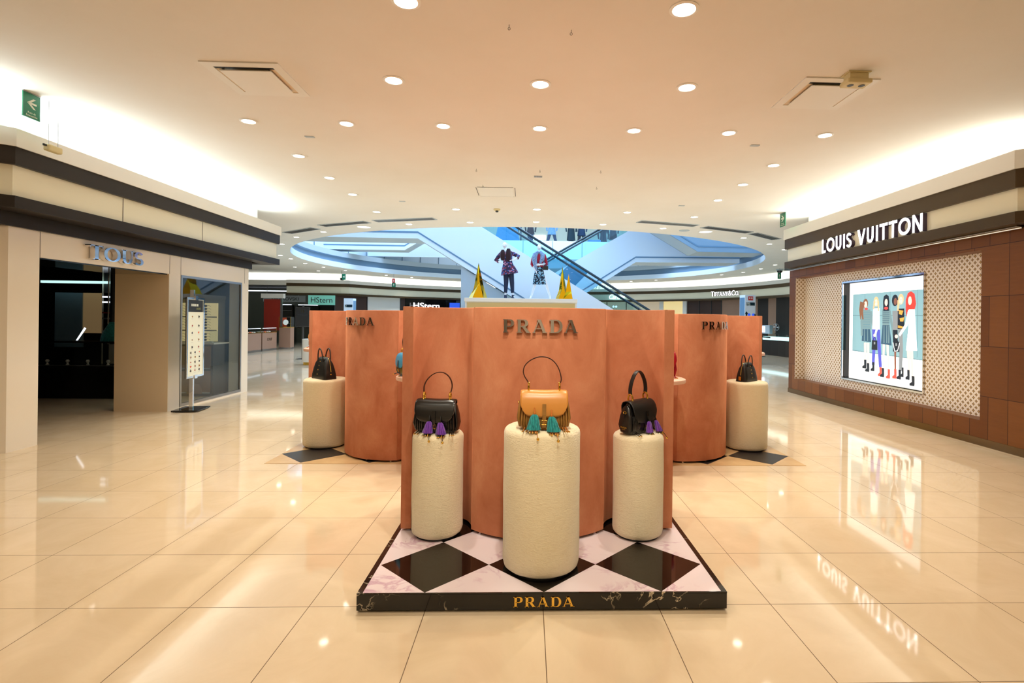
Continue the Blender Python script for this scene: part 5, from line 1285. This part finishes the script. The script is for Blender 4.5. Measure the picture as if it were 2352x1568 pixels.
# window frame and pane
struct(mb('steel').box(-5.985, -5.945, 9.27, 9.31, .03, 2.29).box(-5.985, -5.945, 11.16, 11.2, .03, 2.29).box(-5.985, -5.945, 9.31, 11.16, .03, .08).box(-5.985, -5.945, 9.31, 11.16, 2.25, 2.29), 'window_1_frame')
struct(mb('shopglass').box(-5.968, -5.962, 9.312, 11.158, .082, 2.248), 'window_1')
struct(mb('dimwall').box(-7.55, -6.2, 11.36, 11.41, 0, 2.6).box(-7.55, -7.50, 10.85, 11.36, 0, 2.6), 'wall_window_bay')
c = thing('display_cabinet', (-6.85, 10.95, 0), 'low dark grey cabinet with pale top inside the left shop window', 'cabinet')
mb('darkgrey').box(-.62, .62, -.25, .25, 0, 1.03).build('body', c); mb('white').box(-.66, .66, -.29, .27, 1.03, 1.06).build('top', c)
for x0, x1 in ((-.58, -.02), (.02, .58)):
    for z0, z1 in ((.06, .50), (.54, .99)): k = mb('taupe').box(x0, x1, -.262, -.2505, z0, z1).build('open_compartment', c); mb('soffitgrey').box(x0, x1, -.275, -.263, z0, z0+.02).build('shelf_edge', k)
r_ = thing('sunglasses_rack', (-6.85, 11.30, 1.061), 'back-lit cream rack with dark shelves for sunglasses in the left shop window', 'rack')
mb('litcream').box(-.52, .34, 0.0, .05, 0, .80).build('lit_panel', r_)
for z in (.24, .52): mb('darkgrey').box(-.52, .34, -.14, -.001, z-.02, z).build('shelf', r_)
proto = None; n = 0
for cx_ in (-.36, -.08, .16):
    for sh, cnt in ((0.0, 3), (.243, 4), (.523, 4)):
        for j in range(cnt):
            if proto is None:
                g = MB().use('gloss_black')
                for s in (-1, 1):
                    g.tube([(s*.035+.028*math.cos(a), -.001, .02*math.sin(a)) for a in [2*PI*i/10 for i in range(10)]], .004, 5, closed=True).box(s*.035-.026, s*.035+.026, -.001, .001, -.017, .017).tube([(s*.066, 0, .012), (s*.07, .06, .01), (s*.07, .12, -.01)], .003, 5)
                g.tube([(-.01, 0, .008), (.01, 0, .008)], .003, 5)
                g.use('steel').tube([(0, .03, -.036), (0, .02, .0)], .003, 5)
                proto = g.build('sunglasses', smooth=False); o = proto
            else:
                o = proto.copy(); COL.objects.link(o)
            o.location = (-6.85+cx_, 11.155, 1.061+sh+.04+j*.058)
            tag(o, 'black sunglasses, %s of the %s column on the %s level of the lit rack' % (['lowest', 'second', 'third', 'top'][j], {-.36: 'left', -.08: 'middle', .16: 'right'}[cx_], {0.0: 'bottom', .243: 'middle', .523: 'top'}[sh]), 'sunglasses', 'sunglasses on the lit rack')
tag(mb('taupe').rings([sellipse(z, a, b, 4, 20, -6.55, 10.66-.02) for z, a, b in ((.062, .15, .02), (.20, .13, .018), (.24, .10, .012))]).build('handbag'), 'grey handbag in the lower right compartment of the window cabinet', 'handbag')
tag(mb('glass').box(-6.33, -6.22, 10.75, 10.9, 1.062, 1.30).use('white').box(-6.5, -6.3, 10.78, 10.84, 1.062, 1.085).build('acrylic_stand'), 'clear acrylic stand on the window cabinet top', 'stand')
# dark jewellery shop behind the opening
c = thing('shop_counter', (-8.42, 10.55, 0), 'long black shop counter with a glass top case inside the left shop', 'counter')
mb('gloss_black').box(-1.6, .84, -.25, .25, 0, .62).build('body', c); mb('glass').box(-1.6, .78, -.25, .25, .621, 1.05).build('glass_case', c)
mb('gloss_black').box(-1.62, .84, -.27, .27, 1.051, 1.085).build('top', c); mb('steel').box(-1.62, .80, -.275, -.268, .62, .635).build('trim_strip', c)
for i in range(6):
    tag(mb('white').lathe([(.03, 0), (.012, .03), (.035, .07), (.02, .10)], 12, (-9.62+i*.38, 10.5, .622)).build('jewellery_stand', smooth=True), 'small jewellery stand inside the dark counter case, %s from left' % ['first', 'second', 'third', 'fourth', 'fifth', 'sixth'][i], 'jewellery stand', 'jewellery stands in the counter')
t = thing('tablet', (-8.62, 10.45, 1.086), 'tilted glowing tablet on a stand on the dark shop counter', 'tablet')
mb('whitescreen').prism([(-.03, 0), (-.0, .0), (.16, .24), (.13, .26)], lambda u, v, d: (u, d, v), -.03, -.02).build('screen', t); mb('steel').box(-.08, .06, -.04, .06, 0, .01).build('stand', t)
tag(mb('greyblue').box(-9.98, -9.42, 11.5, 11.55, .9, 2.05).build('mirror_panel'), 'pale blue-grey mirror panel on the back of the left shop', 'panel')
tag(mb('littan').box(-9.40, -8.93, 11.5, 11.55, 1.2, 2.05).build('lit_panel'), 'tan lit wall panel beside the blue-grey mirror panel in the left shop', 'panel')
tag(mb('litshelf').box(-10.1, -8.56, 11.3, 11.36, 2.24, 2.29).build('light_strip'), 'thin pale light strip high in the left shop', 'light')
tag(mb('black').tube([(-8.40, 11.0, 1.0), (-8.40, 11.0, 2.6)], .05, 14).use('chrome').tube([(-8.46, 10.96, 1.0), (-8.46, 10.96, 2.4)], .012, 8).build('shop_column', smooth=True), 'black and chrome round post in the left shop', 'post')
t = thing('shelf_display', (-8.76, 11.40, 1.2), 'small shelf unit with red and white goods beside the tan panel', 'shelf')
mb('darkgrey').box(-.14, .14, 0, .06, 0, .85).build('back', t)
for z, mt in ((.75, 'whitescreen'), (.64, 'whitescreen'), (.42, 'red'), (.30, 'steel')): mb(mt).box(-.13, .13, -.05, -.001, z, z+.03).build('shelf', t)
tag(mb('teal_fringe').rings([sellipse(z, a, b, 2, 16, -8.12, 10.62) for z, a, b in ((1.086, .22, .1), (1.2, .20, .09), (1.33, .13, .06), (1.45, .05, .03))]).build('draped_cloth', smooth=True), 'dark teal plastic sheet draped over something on the shop counter', 'cloth')

# ================================================================ ROTUNDA FURNITURE
def pylon(x, y, h, w_, d_, rz, txt, label, extra):
    t = thing('information_pylon', (x, y, 0), label, 'sign', None, rz)
    mb('pale_blue').box(-w_/2, w_/2, -d_/2, d_/2, 0, h).build('body', t, bevel=0.005)
    mb('groove').box(w_/2*(-1 if extra else 1)-.004, w_/2*(-1 if extra else 1)+.004, -d_/2+.02, d_/2-.02, .1, h-.1).build('side_panel', t)
    mb('handrail').box(-w_*.38, w_*.42, -d_/2-.006, -d_/2-.001, h-.40, h-.28).build('floor_band', t)
    text_mesh(txt, .15, 'signface', 'lettering', t, (-w_*.36, -d_/2-.008, h-.395), (math.radians(90), 0, 0), .001, 'LEFT')
    m = MB()
    if extra:
        mb('red_sign').box(-w_*.2, w_*.25, -d_/2-.006, -d_/2-.001, h-.20, h-.05).build('red_plate', t)
        for u in (-.03, .06): mb('signface').ball((u, -d_/2-.008, h-.12), .022, .002, .04, 8).build('pictogram', t)
        for u, z in ((-.05, .75), (-.05, .95), (.13, .75), (.13, .93)): mb('bluescreen').ball((u, -d_/2-.005, h-z), .055, .004, .055, 10).build('map_dot', t, smooth=True)
        for u, z in ((-.16, .62), (.2, .70)): mb('handrail').prism([(u-.07, h-z-.1), (u+.0, h-z), (u+.07, h-z-.1), (u+.03, h-z-.1), (u+.03, h-z-.5), (u-.03, h-z-.5), (u-.03, h-z-.1)], lambda a, b, d: (a, d, b), -d_/2-.006, -d_/2-.001).build('arrow', t)
    else:
        for u, mt in ((-.12, 'gold'), (.03, 'handrail'), (.14, 'bluescreen')): mb(mt).ball((u, -d_/2-.004, h-.75), .06, .004, .04, 10).build('map_dot', t, smooth=True)
pylon(8.42, 20.0, 2.63, .46, .34, math.radians(12), 'PB', 'pale blue information pylon marked PB at right behind the right rear display wall', True)
pylon(-7.98, 24.0, 2.44, .42, .34, math.radians(-4), '2', 'pale blue information pylon marked 2 behind the left rear display wall', False)
def counter(x, y, L_, label):
    t = thing('display_counter', (x, y, 0), label, 'counter', 'brown kiosk counters')
    mb('taupe').box(-.45, 0, 0, L_, .10, .84).build('body', t); mb('steel').box(-.45, .004, 0, L_, 0, .10).build('kick_plate', t)
    mb('gold').box(-.46, .01, -.01, L_+.01, .84, .87).build('gold_edge', t); mb('glass').box(-.45, 0, 0, L_, .871, 1.06).build('glass_case', t)
    m = MB()
    for j in range(5): mb(['white', 'orange', 'pinkstone', 'white', 'dark_brown'][j]).box(-.32, -.08, .1+j*(L_-.2)/5, .1+j*(L_-.2)/5+.14, .872, .90).build('jewellery_tray', t)
    for yy in (0, L_-.02): mb('gold').box(-.02, .0, yy, yy+.02, .871, 1.06).build('corner_post', t)
    mb('whitescreen').box(-.04, -.01, .03, L_-.03, 1.04, 1.058).build('light_tube', t)
    return t
counter(-11.95, 23.0, 1.15, 'nearer brown kiosk counter with lit glass case at far left')
t = counter(-11.97, 24.3, 1.35, 'farther brown kiosk counter with script lettering at far left')
text_mesh('tous', .26, 'bronze', 'lettering', t, (.006, .4, .48), (math.radians(90), 0, math.radians(90)), .001, 'LEFT', shear=.4)
t = thing('showcase_pedestal', (-11.75, 26.2, 0), 'tall brown showcase pedestal with glass box holding a white disc', 'showcase')
mb('taupe').box(-.27, .27, -.2, .2, .10, 1.06).build('body', t); mb('steel').box(-.275, .275, -.205, .205, 0, .10).build('kick_plate', t); mb('gold').box(-.28, .28, -.21, .21, 1.06, 1.10).build('gold_edge', t)
mb('glass').box(-.27, .27, -.2, .2, 1.101, 1.58).build('glass_box', t); mb('orange').box(-.25, -.06, .1, .12, 1.102, 1.54).build('backing_card', t); mb('white').tube([(-.06, -.02, 1.32), (-.02, -.05, 1.31)], .13, 20).build('disc', t, smooth=True)
for sx in (-1, 1): mb('gold').box(sx*.27-.01, sx*.27+.01, -.21, -.19, 1.10, 1.58).build('corner_post', t)
t = thing('sign_stand', (-8.5, 20.3, 0), 'silver floor stand with dark framed sign reading 13', 'sign')
mb('steel').box(-.03, .03, -.02, .02, .02, 2.04).build('pole', t); mb('black').lathe([(.24, 0), (.24, .01), (.05, .03)], 24).build('base', t, smooth=True)
mb('steel').box(-.27, .27, -.045, -.021, 1.20, 1.96).build('frame', t); mb('darkgrey').box(-.235, .235, -.05, -.046, 1.235, 1.925).build('board', t)
text_mesh('13', .13, 'gold', 'lettering', t, (0, -.052, 1.76), (math.radians(90), 0, 0), .001); mb('steel').box(-.19, .19, -.053, -.051, 1.66, 1.67).build('rule', t)
t = thing('round_counter', (-7.0, 17.95, 0), 'white rounded counter with brass base left of the left rear display wall', 'counter')
mb('white').rings([sellipse(z, .46, .3, 5, 32) for z in (.10, .86)]).build('body', t, smooth=True); mb('gold').rings([sellipse(z, .43, .27, 5, 32) for z in (0, .10)]).build('brass_base', t, smooth=True)
mb('soffitgrey').box(-.15, -.05, -.1, 0, .861, .92).build('small_box', t)
# far-left shop fittings
tag(mb('red').box(-13.1, -12.3, 26.7, 26.76, .9, 2.45).use('steel').box(-12.3, -12.22, 26.7, 26.78, 0, 2.5).use('white').box(-13.2, -12.1, 26.6, 26.8, 2.5, 2.72).build('advertising_column'), 'red shop panel with steel edge at far left beyond the left shop corner', 'panel')
for i, (x, z0, z1, mt) in enumerate(((-15.2, .9, 2.3, 'gloss_black'), (-13.6, .9, 2.3, 'gloss_black'))):
    t = thing('wall_case', (x, 33.2, 0), 'dark glass wall showcase in the far-left shop, %s one' % ('left', 'right')[i], 'showcase')
    mb(mt).box(-.65, .65, 0, .28, z0, z1).build('case', t); mb('whitescreen').box(-.6, .6, -.02, -.001, z1, z1+.05).build('light_strip', t); mb('dimwall').box(-.65, .65, -.1, .28, 0, z0-.01).build('base', t)
    for j in range(3): mb('steel').box(-.6, .6, -.03, -.001, z0+.25+j*.4, z0+.27+j*.4).build('shelf', t)
tag(mb('black').box(-12.95, -12.0, 33.35, 33.45, 1.9, 2.5).build('poster'), 'dark poster on the far-left shop wall', 'poster')
tag(mb('whitescreen').box(-18.2, -12.4, 32.5, 32.6, 3.1, 3.16).build('ceiling_light'), 'long thin light line under the far-left shop ceiling', 'light')
tag(mb('bluescreen').add([pol(12.5, a, z) for a in (114.6, 111.5) for z in (2.1, 2.62)], [(0, 1, 3, 2)]).build('display_screen'), 'blue glowing screen beside the HStern lettering', 'screen')
# right-hand far shop
t = thing('glass_counter', (0, 0, 0), 'lit glass jewellery counter on a black base at far right', 'counter')
ring_panel(mb('black'), 16, 1, 0.0, .74, 11.9, .5).build('base', t); ring_panel(mb('litshelf'), 16, 1, .741, .90, 11.92, .46).build('lit_case', t); ring_panel(mb('glass'), 16, 1, .901, 1.04, 11.9, .5).build('glass_top', t)
p_ = pol(10.9, 5.5); t = thing('barrier_post', (p_[0], p_[1], 0), 'black queue barrier post before the far right counter', 'barrier')
mb('black').lathe([(.17, 0), (.17, .015), (.03, .03), (.03, .9), (.045, .91), (.045, .99), (.02, 1.0)], 16).build('post', t, smooth=True); mb('black').box(-2.2, 2.0, -.01, .01, .89, .95, lambda v: (v[0]*.05, v[0]*.5, v[2])).build('belt', t)
p_ = pol(12.1, 13); t = thing('monitor', (p_[0], p_[1], 1.041), 'white monitor-like display box on the far right counter', 'monitor', None, math.radians(-60))
mb('soffitgrey').box(-.3, .3, -.12, .12, 0, .42).build('housing', t); mb('whitescreen').box(-.25, .05, -.13, -.121, .06, .36).build('screen', t)
p_ = pol(12.1, 9.3); t = thing('desk_fan', (p_[0], p_[1], 1.041), 'round desk fan beside the display box on the far right counter', 'fan', None, math.radians(-60))
mb('steel').tube([(.17*math.cos(a), 0, .33+.17*math.sin(a)) for a in [2*PI*i/20 for i in range(20)]], .012, 6, closed=True).build('guard', t, smooth=True); mb('darkgrey').lathe([(.08, 0), (.02, .03), (.015, .3)], 12).build('stand', t)
for i in range(4): mb('soffitgrey').prism([(0, 0), (.05, .12), (-.03, .14)], lambda u, v, d, a=i*PI/2: (u*math.cos(a)-v*math.sin(a), d, .33+u*math.sin(a)+v*math.cos(a)), -.005, .005).build('blade', t)
t = thing('perfume_poster', (0, 0, 0), 'white poster with a dark bottle drawing at the far right shop', 'poster')
ring_panel(mb('signface'), 5.6, 2.2, 1.06, 1.58, 12.45, .03).build('sheet', t); 
mb('darkgrey').add([pol(12.44, a, z) for a, z in ((4.6, 1.10), (2.9, 1.10), (2.9, 1.34), (3.4, 1.40), (3.4, 1.52), (4.1, 1.52), (4.1, 1.40), (4.6, 1.34))], [tuple(range(8))]).build('bottle_print', t)
# chandelier and lamp globes near the far escalator foot
t = thing('chandelier', (4.3, 31.0, 4.0), 'white glass chandelier of thin rods beyond the escalator foot', 'chandelier'); rnd = random.Random(2)
mb('steel').lathe([(.05, 0), (.5, -.02), (.5, -.04)], 20, capb=False).build('ceiling_plate', t)
for i in range(26):
    a = rnd.random()*2*PI; r = .15+.6*rnd.random(); x, y = r*math.cos(a), r*math.sin(a)*.5; z = -.35-rnd.random()*.25
    mb('signface').tube([(x*.5, y*.5, -.03), (x, y, z), (x+.03, y, z-.12)], .010, 5).build('glass_rod', t)
for i, (x, y) in enumerate(((5.35, 32.9), (5.52, 32.9))):
    tag(mb('lensdim').ball((x, y, 2.46), .07).use('gold').tube([(x, y, 0), (x, y, 2.4)], .012, 6).build('lamp_globe', smooth=True), 'small round lamp globe on a rod below the Cartier lettering, %s one' % ('left', 'right')[i], 'lamp', 'lamp globes at the far shop')
